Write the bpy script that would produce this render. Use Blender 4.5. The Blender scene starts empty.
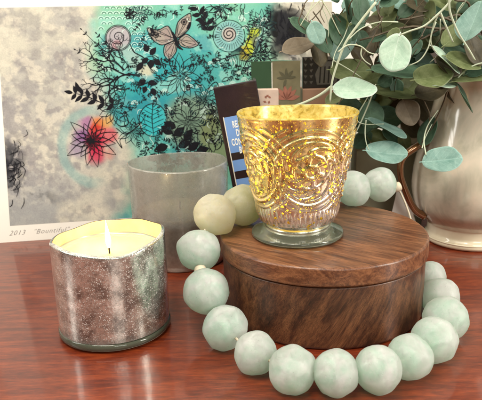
import bpy, math, random
import numpy as np
from mathutils import Vector, Matrix, noise
S = 0.01                                   # all modelling numbers are centimetres
sc = bpy.context.scene
COL = sc.collection
PI = math.pi
rnd = random.Random(7)

# ------------------------------------------------------------------ objects
def root(name, label, cat, loc=(0, 0, 0), rot=(0, 0, 0), group=None):
    o = bpy.data.objects.new(name, None); COL.objects.link(o)
    o.empty_display_size = 0.01
    o.location = Vector(loc) * S; o.rotation_euler = rot
    o['label'] = label; o['category'] = cat
    if group: o['group'] = group
    return o

def mk(name, verts, faces, mat, parent=None, smooth=True, loc=None, mi=None, kind=None, label=None):
    me = bpy.data.meshes.new(name)
    me.from_pydata([(v[0]*S, v[1]*S, v[2]*S) for v in verts], [], faces)
    for m in (mat if isinstance(mat, (list, tuple)) else [mat]): me.materials.append(m)
    if mi: me.polygons.foreach_set('material_index', mi)
    me.polygons.foreach_set('use_smooth', [smooth]*len(me.polygons))
    me.update()
    o = bpy.data.objects.new(name, me); COL.objects.link(o)
    if parent: o.parent = parent
    if loc: o.location = Vector(loc) * S
    if kind: o['kind'] = kind
    if label: o['label'] = label
    return o

def lathe(prof, n=96, f=None, close=False):
    """prof: (r, z) list bottom to top; f(r, z, angle, index) -> (r, z)"""
    V, F = [], []
    for i, (r, z) in enumerate(prof):
        for k in range(n):
            a = 2*PI*k/n
            rr, zz = f(r, z, a, i) if f else (r, z)
            V.append((rr*math.cos(a), rr*math.sin(a), zz))
    m = len(prof)
    for i in range(m-1 if not close else m):
        for k in range(n):
            a, b = i*n+k, i*n+(k+1) % n
            c, d = ((i+1) % m)*n+(k+1) % n, ((i+1) % m)*n+k
            F.append((a, b, c, d))
    if not close:
        if prof[0][0] < .02: pass
    return V, F

def dens(prof, step=.15):
    out = [prof[0]]
    for (a, b), (c, d) in zip(prof, prof[1:]):
        n = max(1, int(math.hypot(c-a, d-b)/step))
        for k in range(1, n+1): out.append((a+(c-a)*k/n, b+(d-b)*k/n))
    return out

def rounded(prof, rad=.15, n=4):
    """round the corners of a (r,z) profile"""
    out = [prof[0]]
    for p, q, s in zip(prof, prof[1:], prof[2:]):
        p, q, s = Vector(p), Vector(q), Vector(s)
        u, v = (p-q), (s-q)
        t = min(rad, u.length*.45, v.length*.45)
        a, b = q+u.normalized()*t, q+v.normalized()*t
        for k in range(n+1):
            w = k/n
            out.append(tuple(a*(1-w)**2 + q*2*w*(1-w) + b*w*w))
    out.append(prof[-1])
    return out

def tube(pts, rad, n=10, V=None, F=None, cap=True):
    V = [] if V is None else V; F = [] if F is None else F
    P = [Vector(p) for p in pts]; m = len(P); base = len(V)
    up = Vector((0, 0, 1)); N = None
    for i in range(m):
        t = (P[min(i+1, m-1)]-P[max(i-1, 0)]).normalized()
        if N is None:
            N = t.cross(up if abs(t.z) < .9 else Vector((1, 0, 0))).normalized()
        N = (N - t*N.dot(t)).normalized(); B = t.cross(N)
        r = rad[i] if isinstance(rad, (list, tuple)) else rad
        for k in range(n):
            a = 2*PI*k/n
            V.append(tuple(P[i] + N*math.cos(a)*r + B*math.sin(a)*r))
    for i in range(m-1):
        for k in range(n):
            a, b = base+i*n+k, base+i*n+(k+1) % n
            F.append((a, b, b+n, a+n))
    if cap:
        F.append(tuple(base+k for k in range(n))[::-1]); F.append(tuple(base+(m-1)*n+k for k in range(n)))
    return V, F

def smooth_path(pts, n=6):
    P = [Vector(p) for p in pts]
    if len(P) < 3: return P
    P = [P[0]*2-P[1]] + P + [P[-1]*2-P[-2]]
    out = []
    for i in range(1, len(P)-2):
        a, b, c, d = P[i-1:i+3]
        for k in range(n):
            t = k/n
            out.append(.5*((2*b)+(c-a)*t+(2*a-5*b+4*c-d)*t*t+(3*b-a-3*c+d)*t**3))
    out.append(P[-2]); return out

def box(x0, x1, y0, y1, z0, z1, bev=0.06):
    """box with chamfered edges (24 vertices)"""
    c = [(x0, x1), (y0, y1), (z0, z1)]
    import bmesh
    bm = bmesh.new(); bmesh.ops.create_cube(bm, size=1)
    for v in bm.verts:
        v.co = Vector([(c[i][0]+c[i][1])/2 + v.co[i]*(c[i][1]-c[i][0]) for i in range(3)])
    if bev: bmesh.ops.bevel(bm, geom=bm.edges[:], offset=bev, segments=2, affect='EDGES', profile=.6)
    V = [tuple(v.co) for v in bm.verts]; F = [tuple(v.index for v in f.verts) for f in bm.faces]
    bm.free(); return V, F

# ------------------------------------------------------------------ node helpers
class NM:
    def __init__(s, name):
        s.m = bpy.data.materials.new(name); s.m.use_nodes = True
        s.t = s.m.node_tree; s.t.nodes.clear()
        s.out = s.n('ShaderNodeOutputMaterial')
    def n(s, typ, **kw):
        nd = s.t.nodes.new(typ)
        for k, v in kw.items():
            if k.startswith('_'): setattr(nd, k[1:], v)
            else:
                nd.inputs[k.replace('__', ' ')].default_value = v
        return nd
    def l(s, a, b): s.t.links.new(a, b)
    def obj(s, scale=(1, 1, 1), rot=(0, 0, 0)):
        tc = s.n('ShaderNodeTexCoord'); mp = s.n('ShaderNodeMapping')
        mp.inputs['Scale'].default_value = [100*c for c in scale]
        src = tc.outputs['Object']
        if any(rot):
            m0 = s.n('ShaderNodeMapping'); m0.inputs['Rotation'].default_value = rot
            s.l(src, m0.inputs['Vector']); src = m0.outputs[0]
        s.l(src, mp.inputs['Vector']); return mp.outputs[0]     # centimetres
    def noise(s, vec, scale, detail=4, rough=.55, dist=0, out='Fac'):
        nd = s.n('ShaderNodeTexNoise'); nd.inputs['Scale'].default_value = scale
        nd.inputs['Detail'].default_value = detail; nd.inputs['Roughness'].default_value = rough
        nd.inputs['Distortion'].default_value = dist
        s.l(vec, nd.inputs['Vector']); return nd.outputs[out]
    def voro(s, vec, scale, feature='F1', out='Distance', rand=1):
        nd = s.n('ShaderNodeTexVoronoi'); nd.feature = feature
        nd.inputs['Scale'].default_value = scale; nd.inputs['Randomness'].default_value = rand
        s.l(vec, nd.inputs['Vector']); return nd.outputs[out]
    def ramp(s, fac, stops, interp='LINEAR'):
        nd = s.n('ShaderNodeValToRGB'); cr = nd.color_ramp; cr.interpolation = interp
        while len(cr.elements) < len(stops): cr.elements.new(.5)
        for e, (p, c) in zip(cr.elements, stops):
            e.position = p; e.color = (c, c, c, 1) if isinstance(c, (int, float)) else (*c, 1)
        s.l(fac, nd.inputs[0]); return nd.outputs[0]
    def mix(s, fac, a, b, mode='MIX'):
        nd = s.n('ShaderNodeMix'); nd.data_type = 'RGBA'; nd.blend_type = mode
        for i, v in ((0, fac), (6, a), (7, b)):
            if hasattr(v, 'links'): s.l(v, nd.inputs[i])
            elif isinstance(v, (int, float)) and i: nd.inputs[i].default_value = (v, v, v, 1)
            elif isinstance(v, (int, float)): nd.inputs[i].default_value = v
            else: nd.inputs[i].default_value = (*v, 1)
        return nd.outputs[2]
    def math(s, op, a, b=0, c=0):
        nd = s.n('ShaderNodeMath'); nd.operation = op
        for i, v in enumerate((a, b, c)):
            if hasattr(v, 'links'): s.l(v, nd.inputs[i])
            else: nd.inputs[i].default_value = v
        return nd.outputs[0]
    def sep(s, vec):
        nd = s.n('ShaderNodeSeparateXYZ'); s.l(vec, nd.inputs[0]); return nd.outputs
    def bump(s, h, strength=.3, dist=.05):
        nd = s.n('ShaderNodeBump'); nd.inputs['Strength'].default_value = strength
        nd.inputs['Distance'].default_value = dist*S
        s.l(h, nd.inputs['Height']); return nd.outputs[0]
    def pr(s, col=None, rough=None, normal=None, **kw):
        nd = s.n('ShaderNodeBsdfPrincipled')
        for key, v in (('Base Color', col), ('Roughness', rough), ('Normal', normal)):
            if v is None: continue
            if hasattr(v, 'links'): s.l(v, nd.inputs[key])
            elif key == 'Base Color': nd.inputs[key].default_value = (*v, 1)
            else: nd.inputs[key].default_value = v
        for k, v in kw.items():
            k = k.replace('__', ' ')
            if hasattr(v, 'links'): s.l(v, nd.inputs[k])
            elif isinstance(v, tuple) and len(v) == 3 and k != 'Subsurface Radius': nd.inputs[k].default_value = (*v, 1)
            else: nd.inputs[k].default_value = v
        return nd.outputs[0]
    def mixs(s, fac, a, b):
        nd = s.n('ShaderNodeMixShader')
        if hasattr(fac, 'links'): s.l(fac, nd.inputs[0])
        else: nd.inputs[0].default_value = fac
        s.l(a, nd.inputs[1]); s.l(b, nd.inputs[2]); return nd.outputs[0]
    def bsdf(s, typ, col=None, **kw):
        nd = s.n('ShaderNodeBsdf'+typ)
        if col is not None:
            if hasattr(col, 'links'): s.l(col, nd.inputs['Color'])
            else: nd.inputs['Color'].default_value = (*col, 1)
        for k, v in kw.items(): nd.inputs[k].default_value = v
        return nd.outputs[0]
    def done(s, sh): s.l(sh, s.out.inputs[0]); return s.m

def simple(name, col, rough=.5, var=.12, scale=1.5, bumpy=.0, **kw):
    m = NM(name); v = m.obj()
    n1 = m.noise(v, scale, 5)
    c = m.mix(n1, tuple(x*(1-var) for x in col), tuple(min(1, x*(1+var)) for x in col))
    nb = m.bump(m.noise(v, scale*8, 3), bumpy, .03) if bumpy else None
    return m.done(m.pr(c, rough, nb, **kw))

# ------------------------------------------------------------------ materials
def wood(name, dark, mid, light, scale, rot=(0, 0, 0), rough=.35, coat=.3, k=1., fine=1., coatr=.12, bs=.25):
    m = NM(name); v = m.obj(scale, rot)
    a = m.noise(v, .55*k, 6, .62, .9)
    b = m.noise(v, 3.2*k, 8, .7, .4)
    c = m.noise(m.obj(tuple(q*(.12 if q == min(scale) else 3.4) for q in scale), rot), 4.5*fine, 5, .7)
    f = m.math('ADD', m.math('ADD', m.math('MULTIPLY', a, .52), m.math('MULTIPLY', b, .36)), m.math('MULTIPLY', c, .12))
    col = m.ramp(f, [(.34, dark), (.46, mid), (.59, light), (.72, tuple(x*1.25 for x in light))])
    pores = m.ramp(c, [(.36, .30), (.47, 1.0)])
    col = m.mix(.75, col, pores, 'MULTIPLY')
    hair = m.noise(m.obj(tuple(q*(.5 if q == min(scale) else 9.) for q in scale), rot), 3.2*fine, 3, .8)
    col = m.mix(.8, col, m.ramp(hair, [(.38, .45), (.52, 1.), (.68, 1.3)]), 'MULTIPLY')
    nb = m.bump(m.math('ADD', m.math('MULTIPLY', c, .6), f), bs, .03)
    r = m.math('ADD', m.math('MULTIPLY', c, .12), rough-.06)
    return m.done(m.pr(col, r, nb, Coat__Weight=coat, Coat__Roughness=coatr))

M = {}
M['table'] = wood('cherry_wood', (.060, .007, .002), (.140, .017, .004), (.26, .042, .009), (.20, 1.3, 1), rough=.42, coat=.50, k=2.2, fine=1.5, coatr=.09, bs=.05)
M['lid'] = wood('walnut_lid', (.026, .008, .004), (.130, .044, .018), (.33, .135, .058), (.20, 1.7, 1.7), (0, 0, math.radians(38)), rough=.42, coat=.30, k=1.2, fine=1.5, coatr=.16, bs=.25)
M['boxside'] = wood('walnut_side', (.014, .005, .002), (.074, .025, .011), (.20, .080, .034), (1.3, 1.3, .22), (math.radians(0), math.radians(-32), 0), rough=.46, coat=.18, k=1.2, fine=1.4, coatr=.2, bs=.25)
M['wall'] = simple('warm_white_wall', (.80, .76, .68), .7, .05, .2, .1)
M['panel'] = simple('dark_backing', (.045, .028, .018), .5, .4, .3)
M['paper'] = simple('print_paper', (.86, .83, .76), .6, .03, .5, .05)
M['card'] = simple('white_card', (.80, .78, .73), .55, .04, .6)
M['ledge'] = simple('painted_ledge', (.46, .44, .36), .5, .12, .5)
M['ledge_front'] = simple('olive_grey_front', (.26, .25, .17), .5, .25, .5)
M['ink'] = simple('black_ink', (.012, .012, .016), .7, .2, 2, Specular__IOR__Level=.08)
M['inkthin'] = simple('soft_ink', (.018, .04, .045), .7, .3, 2, Specular__IOR__Level=.08)
M['inkpale'] = simple('pale_ink', (.62, .80, .74), .5, .1, 2)
M['pencil'] = simple('pencil', (.22, .20, .19), .6, .2, 4)
M['stemw'] = simple('pale_stem', (.50, .56, .42), .45, .2, 1)
M['stemd'] = simple('brown_stem', (.10, .075, .045), .5, .3, 1)
M['cord'] = simple('cream_cord', (.68, .60, .46), .7, .15, 6, .3)

def m_beads(name, c1, c2, tint=(.55, .90, .72)):
    m = NM(name); v = m.obj()
    oi = m.n('ShaderNodeObjectInfo')
    add = m.n('ShaderNodeVectorMath'); add.operation = 'ADD'
    sc_ = m.n('ShaderNodeVectorMath'); sc_.operation = 'SCALE'; sc_.inputs[0].default_value = (40, 23, 61)
    m.l(oi.outputs['Random'], sc_.inputs[3]); m.l(v, add.inputs[0]); m.l(sc_.outputs[0], add.inputs[1]); v = add.outputs[0]
    swirl = m.noise(v, .45, 3, .5, 1.2)
    col = m.mix(m.ramp(swirl, [(.36, 0.), (.62, 1.)]), c1, c2)
    ap = m.n('ShaderNodeAttribute'); ap.attribute_name = 'axial'
    seam = m.ramp(m.math('ADD', ap.outputs['Fac'], m.math('MULTIPLY', m.noise(v, 1.6, 5, .7), .5)), [(.22, 1.), (.48, 0.)])
    col = m.mix(m.math('MULTIPLY', seam, .40), col, tuple(min(1, q*1.12+.10) for q in c2))
    col = m.mix(m.ramp(m.noise(v, 7., 4, .75), [(.52, 0.), (.70, .55)]), col, (.93, .98, .93))
    seeds = m.ramp(m.voro(v, 3.0), [(.06, .40), (.10, 1.)])
    col = m.mix(.6, col, seeds, 'MULTIPLY')
    fine = m.noise(v, 16, 4, .7)
    pits = m.ramp(m.voro(v, 4.6), [(.0, 0.), (.22, 1.)])
    nb = m.bump(m.math('ADD', m.math('ADD', m.math('MULTIPLY', fine, .35), m.math('MULTIPLY', pits, .55)), m.math('MULTIPLY', m.noise(v, 1.4, 3), 1.6)), .5, .035)
    r = m.math('ADD', m.math('MULTIPLY', m.noise(v, 3, 3), .3), .24)
    glassy = m.pr(m.mix(.5, col, tint), m.math('ADD', r, .10), nb, Transmission__Weight=1., IOR=1.25)
    milky = m.pr(col, r, nb, Subsurface__Weight=1., Subsurface__Radius=(.8, 1.0, .85), Subsurface__Scale=.035, Specular__IOR__Level=.45,
                 Sheen__Weight=.25, Sheen__Roughness=.4, Sheen__Tint=(.9, 1., .95))
    thru = m.mixs(.40, milky, m.bsdf('Translucent', tuple(min(1, q*1.1) for q in c2)))
    cloud = m.ramp(m.noise(v, .9, 5, .65, 1.2), [(.34, .62), (.66, .90)])
    return m.done(m.mixs(cloud, glassy, thru))
M['bead'] = m_beads('frosted_mint_glass', (.58, .82, .67), (.80, .94, .83))
M['beadw'] = m_beads('candle_tinted_cream_glass', (.86, .78, .50), (.95, .90, .66), (.95, .90, .65))  # partly the bead's own cream, partly candle warmth painted into the colour
M['beado'] = m_beads('candle_tinted_olive_glass', (.60, .60, .36), (.76, .74, .50), (.75, .75, .40))  # own olive tone mixed with painted candle warmth

def glass(name, col, rough=.03, ior=1.45, b=0.):
    m = NM(name)
    nb = m.bump(m.noise(m.obj(), 1.6, 3), b, .06) if b else None
    return m.done(m.pr(col, rough, nb, Transmission__Weight=1., IOR=ior))
def m_thick():
    m = NM('thick_clear_glass'); v = m.obj()
    nb = m.bump(m.noise(v, 1.6, 3), .3, .06)
    g = m.pr((.88, .96, .90), .05, nb, Transmission__Weight=1., IOR=1.45)
    return m.done(m.mixs(.09, g, m.pr((.86, .92, .66), .12, nb, Coat__Weight=1.)))
M['glass'] = m_thick()

def m_mercury():
    m = NM('silver_mercury_glass'); v = m.obj()
    cells = m.voro(v, 5.2); cells2 = m.voro(v, 9.0)
    big = m.noise(v, .9, 4, .6)
    dots = m.ramp(cells, [(.18, 1.), (.27, 0.)])
    dots2 = m.ramp(cells2, [(.20, 1.), (.30, 0.)])
    d = m.math('MAXIMUM', dots, m.math('MULTIPLY', dots2, .9))
    z = m.sep(v)[2]
    base = m.ramp(big, [(.36, (.36, .36, .33)), (.50, (.70, .72, .66)), (.64, (.95, .97, .90))])
    fl = m.ramp(m.noise(v, 2.6, 6, .75, .6), [(.40, .55), (.50, 1.)])
    d = m.math('MULTIPLY', d, m.ramp(m.noise(v, 1.3, 4, .6), [(.36, .25), (.60, 1.)]))
    pit = m.ramp(m.voro(v, 7.0), [(.10, .25), (.22, 1.)])
    col = m.mix(d, m.mix(.8, m.mix(.7, base, fl, 'MULTIPLY'), pit, 'MULTIPLY'), (.95, .93, .90))
    crk = m.ramp(m.voro(v, 13, 'DISTANCE_TO_EDGE'), [(.0, .35), (.06, 1.)])
    col = m.mix(.8, col, crk, 'MULTIPLY')
    h = m.math('ADD', m.noise(v, 5, 4), m.math('MULTIPLY', d, .5))
    nb = m.bump(h, .35, .04)
    metal = m.pr(col, .18, nb, Metallic=m.math('SUBTRACT', .82, m.math('MULTIPLY', d, .5)), Coat__Weight=1., Coat__Roughness=.03)
    # towards the foot the silvering thins out into clear speckled glass
    clear = m.pr((.80, .86, .80), .12, nb, Transmission__Weight=.85, IOR=1.45)
    lowf = m.math('ADD', z, m.math('MULTIPLY', m.noise(v, 6, 4, .7), 1.2))
    f = m.ramp(m.math('MULTIPLY', lowf, .5), [(.50, 1.), (.95, 0.)])
    return m.done(m.mixs(f, metal, clear))
M['mercury'] = m_mercury()
def m_inner():
    m = NM('candle_glass_inside'); v = m.obj()
    c = m.mix(m.noise(v, 1.2, 4), (.82, .62, .30), (.90, .76, .46))  # yellow of the candlelight is put into the wall colour
    return m.done(m.pr(c, .35, m.bump(m.noise(v, 5, 3), .3, .03), Metallic=.35, Coat__Weight=.6))
M['merc_in'] = m_inner()
def m_wax(name, c, emis=0):
    m = NM(name); v = m.obj()
    col = m.mix(m.noise(v, .8, 4), c, tuple(min(1, x*1.08) for x in c))
    return m.done(m.pr(col, .28, m.bump(m.noise(v, 1.3, 3), .25, .08), Subsurface__Weight=1., Subsurface__Radius=(1., .7, .35), Subsurface__Scale=.012, Coat__Weight=.5, Coat__Roughness=.1))
M['wax'] = m_wax('cream_wax', (.88, .74, .36))
M['waxgrey'] = m_wax('unlit_wax', (.42, .39, .25))
def m_flame():
    m = NM('flame'); v = m.obj(); z = m.sep(v)[2]
    lw = m.n('ShaderNodeLayerWeight'); lw.inputs[0].default_value = .35
    core = m.ramp(m.math('MULTIPLY', z, .46), [(0., (.30, .25, .45)), (.14, (1., .55, .16)), (.35, (1., .84, .50)), (.75, (1., .88, .60)), (1., (1., .60, .20))])
    col = m.mix(m.ramp(lw.outputs['Facing'], [(.35, 0.), (.95, 1.)]), core, (.32, .12, .02))
    e = m.n('ShaderNodeEmission'); m.l(col, e.inputs[0]); e.inputs[1].default_value = 11
    return m.done(e.outputs[0])
M['flame'] = m_flame()
M['wick'] = simple('charred_wick', (.02, .015, .012), .8, .3, 8)

def m_greyglass():
    m = NM('smoky_grey_glass'); v = m.obj()
    n1 = m.noise(v, .8, 5, .6, .6); n2 = m.noise(v, 7, 4, .7)
    tr = m.bsdf('Transparent', (.90, .885, .88))
    body = m.pr(m.mix(n1, (.44, .43, .38), (.58, .57, .53)), .30, m.bump(n2, .12, .03), Metallic=.25, Coat__Weight=1., Coat__Roughness=.05)
    spk = m.ramp(m.voro(v, 7.), [(.14, 1.), (.26, 0.)])
    f = m.math('MAXIMUM', m.ramp(m.math('ADD', m.math('MULTIPLY', m.noise(v, 1.6, 6, .75), .7), m.math('MULTIPLY', n2, .3)), [(.36, .34), (.64, .64)]), m.math('MULTIPLY', spk, .8))
    z = m.sep(v)[2]
    low = m.ramp(m.math('MULTIPLY', m.math('ADD', z, n2), .1), [(.47, 1.), (.53, 0.)])
    sil = m.pr(m.mix(m.noise(v, 2.2, 6, .75), (.20, .18, .14), (.60, .57, .50)), .28, m.bump(n2, .3, .04), Metallic=.8, Coat__Weight=1.)
    return m.done(m.mixs(low, m.mixs(f, tr, body), sil))
M['grey'] = m_greyglass()

def m_gold():
    m = NM('gold_mercury_glass'); v = m.obj(); xyz = m.sep(v)
    n1 = m.noise(v, .55, 4, .6, .5); n2 = m.noise(v, 2.0, 6, .72, .4)
    z = m.math('MULTIPLY', xyz[2], .1)
    # gilding is richest at the rim and wears to silver pink near the foot
    g = m.math('ADD', m.math('ADD', z, m.math('MULTIPLY', n1, .55)), m.math('MULTIPLY', xyz[0], -.05))
    gold = m.ramp(g, [(.44, (.88, .86, .80)), (.64, (.84, .74, .56)), (.82, (.93, .70, .26)), (1., (.98, .80, .32))])
    tarn = m.ramp(n2, [(.38, .25), (.50, 1.)])
    col = m.mix(.7, gold, tarn, 'MULTIPLY')
    nb = m.bump(m.noise(v, 4, 4), .25, .04)
    metal = m.pr(col, .24, nb, Metallic=.85, Coat__Weight=.9, Coat__Roughness=.04)
    thru = m.mixs(.45, m.bsdf('Translucent', (1., .84, .26)), m.bsdf('Transparent', (1., .90, .45)))
    dv = m.n('ShaderNodeVectorMath'); dv.operation = 'ADD'
    ds = m.n('ShaderNodeVectorMath'); ds.operation = 'SCALE'; ds.inputs[3].default_value = .34
    m.l(m.noise(v, 3.2, 4, .7, 0, 'Color'), ds.inputs[0]); m.l(v, dv.inputs[0]); m.l(ds.outputs[0], dv.inputs[1])
    blot = m.voro(dv.outputs[0], 2.6); blot2 = m.voro(dv.outputs[0], 6.5)
    clus = m.noise(v, .9, 3, .5)
    f1 = m.ramp(m.math('ADD', m.math('ADD', blot, m.math('MULTIPLY', n2, .25)), m.math('MULTIPLY', clus, -.62)), [(.00, 1.), (.05, 0.)])
    f2 = m.ramp(m.math('ADD', blot2, m.math('MULTIPLY', clus, -.34)), [(.00, 1.), (.05, 0.)])
    f = m.math('MAXIMUM', f1, f2)
    return m.done(m.mixs(f, metal, thru))
M['gold'] = m_gold()
def m_goldin():
    m = NM('gold_glass_inside'); v = m.obj(); n2 = m.noise(v, 1.6, 6, .7, .6)
    col = m.ramp(n2, [(.34, (.18, .13, .03)), (.44, (.58, .48, .14)), (.6, (.80, .74, .36))])
    p = m.pr(col, .3, m.bump(n2, .2, .04), Metallic=.4, Coat__Weight=.5)
    return m.done(m.mixs(.45, p, m.bsdf('Translucent', (1., .86, .25))))
M['goldin'] = m_goldin()
M['silver'] = simple('silvered_foot', (.80, .76, .68), .18, .12, 2, .3, Metallic=1.)

def m_vase():
    m = NM('lustre_glaze'); v = m.obj()
    n1 = m.noise(v, .25, 4, .6, 1.0); n2 = m.noise(m.obj((1, 1, .3)), 1.2, 5)
    col = m.ramp(m.math('ADD', m.math('MULTIPLY', n1, .75), m.math('MULTIPLY', n2, .25)), [(.32, (.42, .40, .31)), (.50, (.62, .57, .46)), (.68, (.76, .65, .53))])
    return m.done(m.pr(col, .16, m.bump(m.noise(v, .7, 3), .12, .1), Metallic=.0, Coat__Weight=.8, Coat__Roughness=.08))
M['vase'] = m_vase()
M['vasefoot'] = simple('cream_glaze', (.78, .70, .52), .22, .12, .7, .05, Coat__Weight=1., Coat__Roughness=.05)
M['copper'] = simple('copper_lustre', (.26, .12, .045), .24, .3, 1., .1, Metallic=.8, Coat__Weight=1.)

def m_leaf(name, c1, c2, under, rough=.5, tr=.25):
    m = NM(name)
    uv = m.n('ShaderNodeAttribute'); uv.attribute_name = 'leafuv'
    x, y, _ = m.sep(uv.outputs['Vector'])
    oi = m.n('ShaderNodeObjectInfo'); v = m.obj()
    add = m.n('ShaderNodeVectorMath'); add.operation = 'ADD'; m.l(v, add.inputs[0])
    s3 = m.n('ShaderNodeVectorMath'); s3.operation = 'SCALE'; s3.inputs[0].default_value = (31, 17, 53); m.l(oi.outputs['Random'], s3.inputs[3]); m.l(s3.outputs[0], add.inputs[1])
    n1 = m.noise(add.outputs[0], .8, 5, .65, .8)
    n3 = m.noise(add.outputs[0], 5., 4, .7)
    col = m.mix(m.ramp(n1, [(.33, 0.), (.67, 1.)]), c1, c2)
    # midrib and side veins
    ay = m.math('ABSOLUTE', y)
    mid = m.ramp(ay, [(.0, 1.), (.035, 0.)])
    w = m.math('SINE', m.math('MULTIPLY', m.math('SUBTRACT', x, m.math('MULTIPLY', ay, .75)), 19.))
    side = m.ramp(w, [(.93, 0.), (1., 1.)])
    vein = m.math('MAXIMUM', mid, m.math('MULTIPLY', side, .45))
    col = m.mix(m.math('MULTIPLY', vein, .38), col, tuple(min(1, q*1.6+.05) for q in c2))
    col = m.mix(m.math('MULTIPLY', m.ramp(n3, [(.5, 0.), (.72, 1.)]), .35), col, tuple(q*.6 for q in c1))
    r2 = m.math('ADD', m.math('MULTIPLY', x, x), m.math('MULTIPLY', m.math('MULTIPLY', y, y), 1.))
    edge = m.ramp(r2, [(.86, 0.), (.97, 1.)])
    col = m.mix(m.math('MULTIPLY', edge, .45), col, tuple(min(1, q*1.5+.04) for q in c2))
    nb = m.bump(m.math('ADD', m.math('MULTIPLY', n3, .5), m.math('MULTIPLY', vein, -.6)), .35, .04)
    p = m.pr(col, rough, nb, Specular__IOR__Level=.4)
    return m.done(m.mixs(tr, p, m.bsdf('Translucent', under)))
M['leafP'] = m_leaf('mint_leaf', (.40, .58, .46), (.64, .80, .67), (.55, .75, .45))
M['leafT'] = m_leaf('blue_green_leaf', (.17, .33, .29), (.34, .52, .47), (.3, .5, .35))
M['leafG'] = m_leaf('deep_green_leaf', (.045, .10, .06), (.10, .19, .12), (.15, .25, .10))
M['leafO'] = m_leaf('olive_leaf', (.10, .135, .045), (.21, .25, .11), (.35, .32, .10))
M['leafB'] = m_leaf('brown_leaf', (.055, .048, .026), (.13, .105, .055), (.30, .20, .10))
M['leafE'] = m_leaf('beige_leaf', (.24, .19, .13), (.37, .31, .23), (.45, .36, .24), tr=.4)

# ------------------------------------------------------------------ setting
def sheet(name, x0, x1, y0, y1, z, mat, t=2.0):
    V, F = box(x0, x1, y0, y1, z-t, z, .0)
    return mk(name, V, F, mat, None, False, kind='structure')
sheet('tabletop', -85, 85, -12, 78, 0, M['table'], 3)
# ------------------------------------------------------------------ art print
LEAN, YAW = .2741, .1429
V, F = box(-170, 170, 0, 3, -75, 150, 0); wl = mk('wall', V, F, M['wall'], None, False, (0, 75.0, 0), kind='structure'); wl.rotation_euler = (0, 0, YAW)

t = root('dark_backing_panel', 'added dark brown panel for the shadowy background behind the vase of leaves', 'panel', (21.0, 77.7, 3), (0, 0, YAW))  # added panel that supplies the dark, shadowy region behind the leaves
V, F = box(0, 55, -1.2, 0, -2.9, 45, .1); mk('board', V, F, M['panel'], t, False)
V, F = box(1.8, 53, -1.7, -1.25, 4, 40, .15); mk('raised_field', V, F, M['panel'], t, False)

art_root = root('art_print', 'unframed mixed media print with turquoise botanical drawing and red flower, leaning on the wall', 'print', (-25.34, 62.23, 0), (-LEAN, 0, YAW))
def art(a, b, lift=.03):
    """drawing units of the picture (0..335 across, 0..226 down) -> centimetres on the sheet"""
    w = 1 - 2.1919e-4*a + 1.27396e-5*b
    return ((.10497262*a - .0067655*b + .480066)/w, -lift, (-.0076941*a - .1095255*b + 26.599233)/w)
V, F = box(-4.5, 42.0, 0, .12, 0, 28.6, 0)
mk('paper_sheet', V, F, M['paper'], art_root, False)

def vnoise(h, w, cells, seed, octaves=4):
    r = np.random.RandomState(seed); out = np.zeros((h, w)); amp = 1.; tot = 0
    for o in range(octaves):
        gx, gy = cells*2**o+2, int(cells*2**o*h/w)+2
        g = r.rand(gy+1, gx+1)
        yy = np.linspace(0, gy-1.001, h); xx = np.linspace(0, gx-1.001, w)
        y0 = yy.astype(int); x0 = xx.astype(int); fy = (yy-y0)[:, None]; fx = (xx-x0)[None, :]
        fy = fy*fy*(3-2*fy); fx = fx*fx*(3-2*fx)
        out += amp*((g[y0][:, x0]*(1-fx)+g[y0][:, x0+1]*fx)*(1-fy)+(g[y0+1][:, x0]*(1-fx)+g[y0+1][:, x0+1]*fx)*fy)
        tot += amp; amp *= .55
    return out/tot

GW, GH = 520, 340
gu = np.linspace(0, 38.05, GW)[None, :].repeat(GH, 0); gz = np.linspace(25.75, 1.78, GH)[:, None].repeat(GW, 1)
HI = np.linalg.inv(np.array([[.10497262, -.0067655, .480066], [-.0076941, -.1095255, 26.599233], [-2.1919e-4, 1.27396e-5, 1.]]))
hw = HI[2, 0]*gu+HI[2, 1]*gz+HI[2, 2]
ax = (HI[0, 0]*gu+HI[0, 1]*gz+HI[0, 2])/hw; ay = (HI[1, 0]*gu+HI[1, 1]*gz+HI[1, 2])/hw     # drawing units of every grid point
ss = lambda e0, e1, x: (lambda t: t*t*(3-2*t))(np.clip((x-e0)/(e1-e0), 0, 1))
n_a, n_b, n_c, n_d = vnoise(GH, GW, 5, 1, 6), vnoise(GH, GW, 9, 2, 6), vnoise(GH, GW, 22, 3, 5), vnoise(GH, GW, 5, 4, 5)
C = np.zeros((GH, GW, 3)) + np.array((.72, .67, .57))
def lay(mask, col, k=1.):
    global C
    mm = np.clip(mask*k, 0, 1)[..., None]; C = C*(1-mm)+np.array(col)*mm
lay(ss(.45, .62, n_a), (.50, .47, .45), .8)
lay(ss(.50, .64, n_b), (.80, .74, .62), .7)
lay(ss(.52, .66, n_c), (.50, .47, .46), .5)
lay(ss(60, -5, ax)*ss(.38, .56, n_b), (.34, .31, .34), .8)
lay(ss(.46, .68, vnoise(GH, GW, 26, 9, 6)), (.40, .37, .36), .6)
lay(ss(.48, .66, vnoise(GW, GH, 30, 12, 5).T), (.84, .76, .64), .6)
lay(ss(.52, .62, vnoise(GH, GW, 70, 17, 3))*ss(.42, .58, n_b), (.36, .33, .33), .4)
lay(ss(.56, .60, vnoise(GH, GW, 40, 15, 4))*ss(.45, .6, n_a), (.30, .26, .28), .45)
lay(ss(150, 225, ay)*ss(.4, .6, n_a), (.45, .45, .45), .8)
lay(ss(30, 8, ax+14*(n_c-.5)*2)*ss(30, 8, np.abs(ay-165))*ss(.42, .50, n_c), (.03, .03, .04), 1.)
lay(ss(34, 8, ax)*ss(50, 10, np.abs(ay-172))*ss(.5, .54, vnoise(GH, GW, 46, 31, 4)), (.05, .05, .06), .8)
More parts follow.
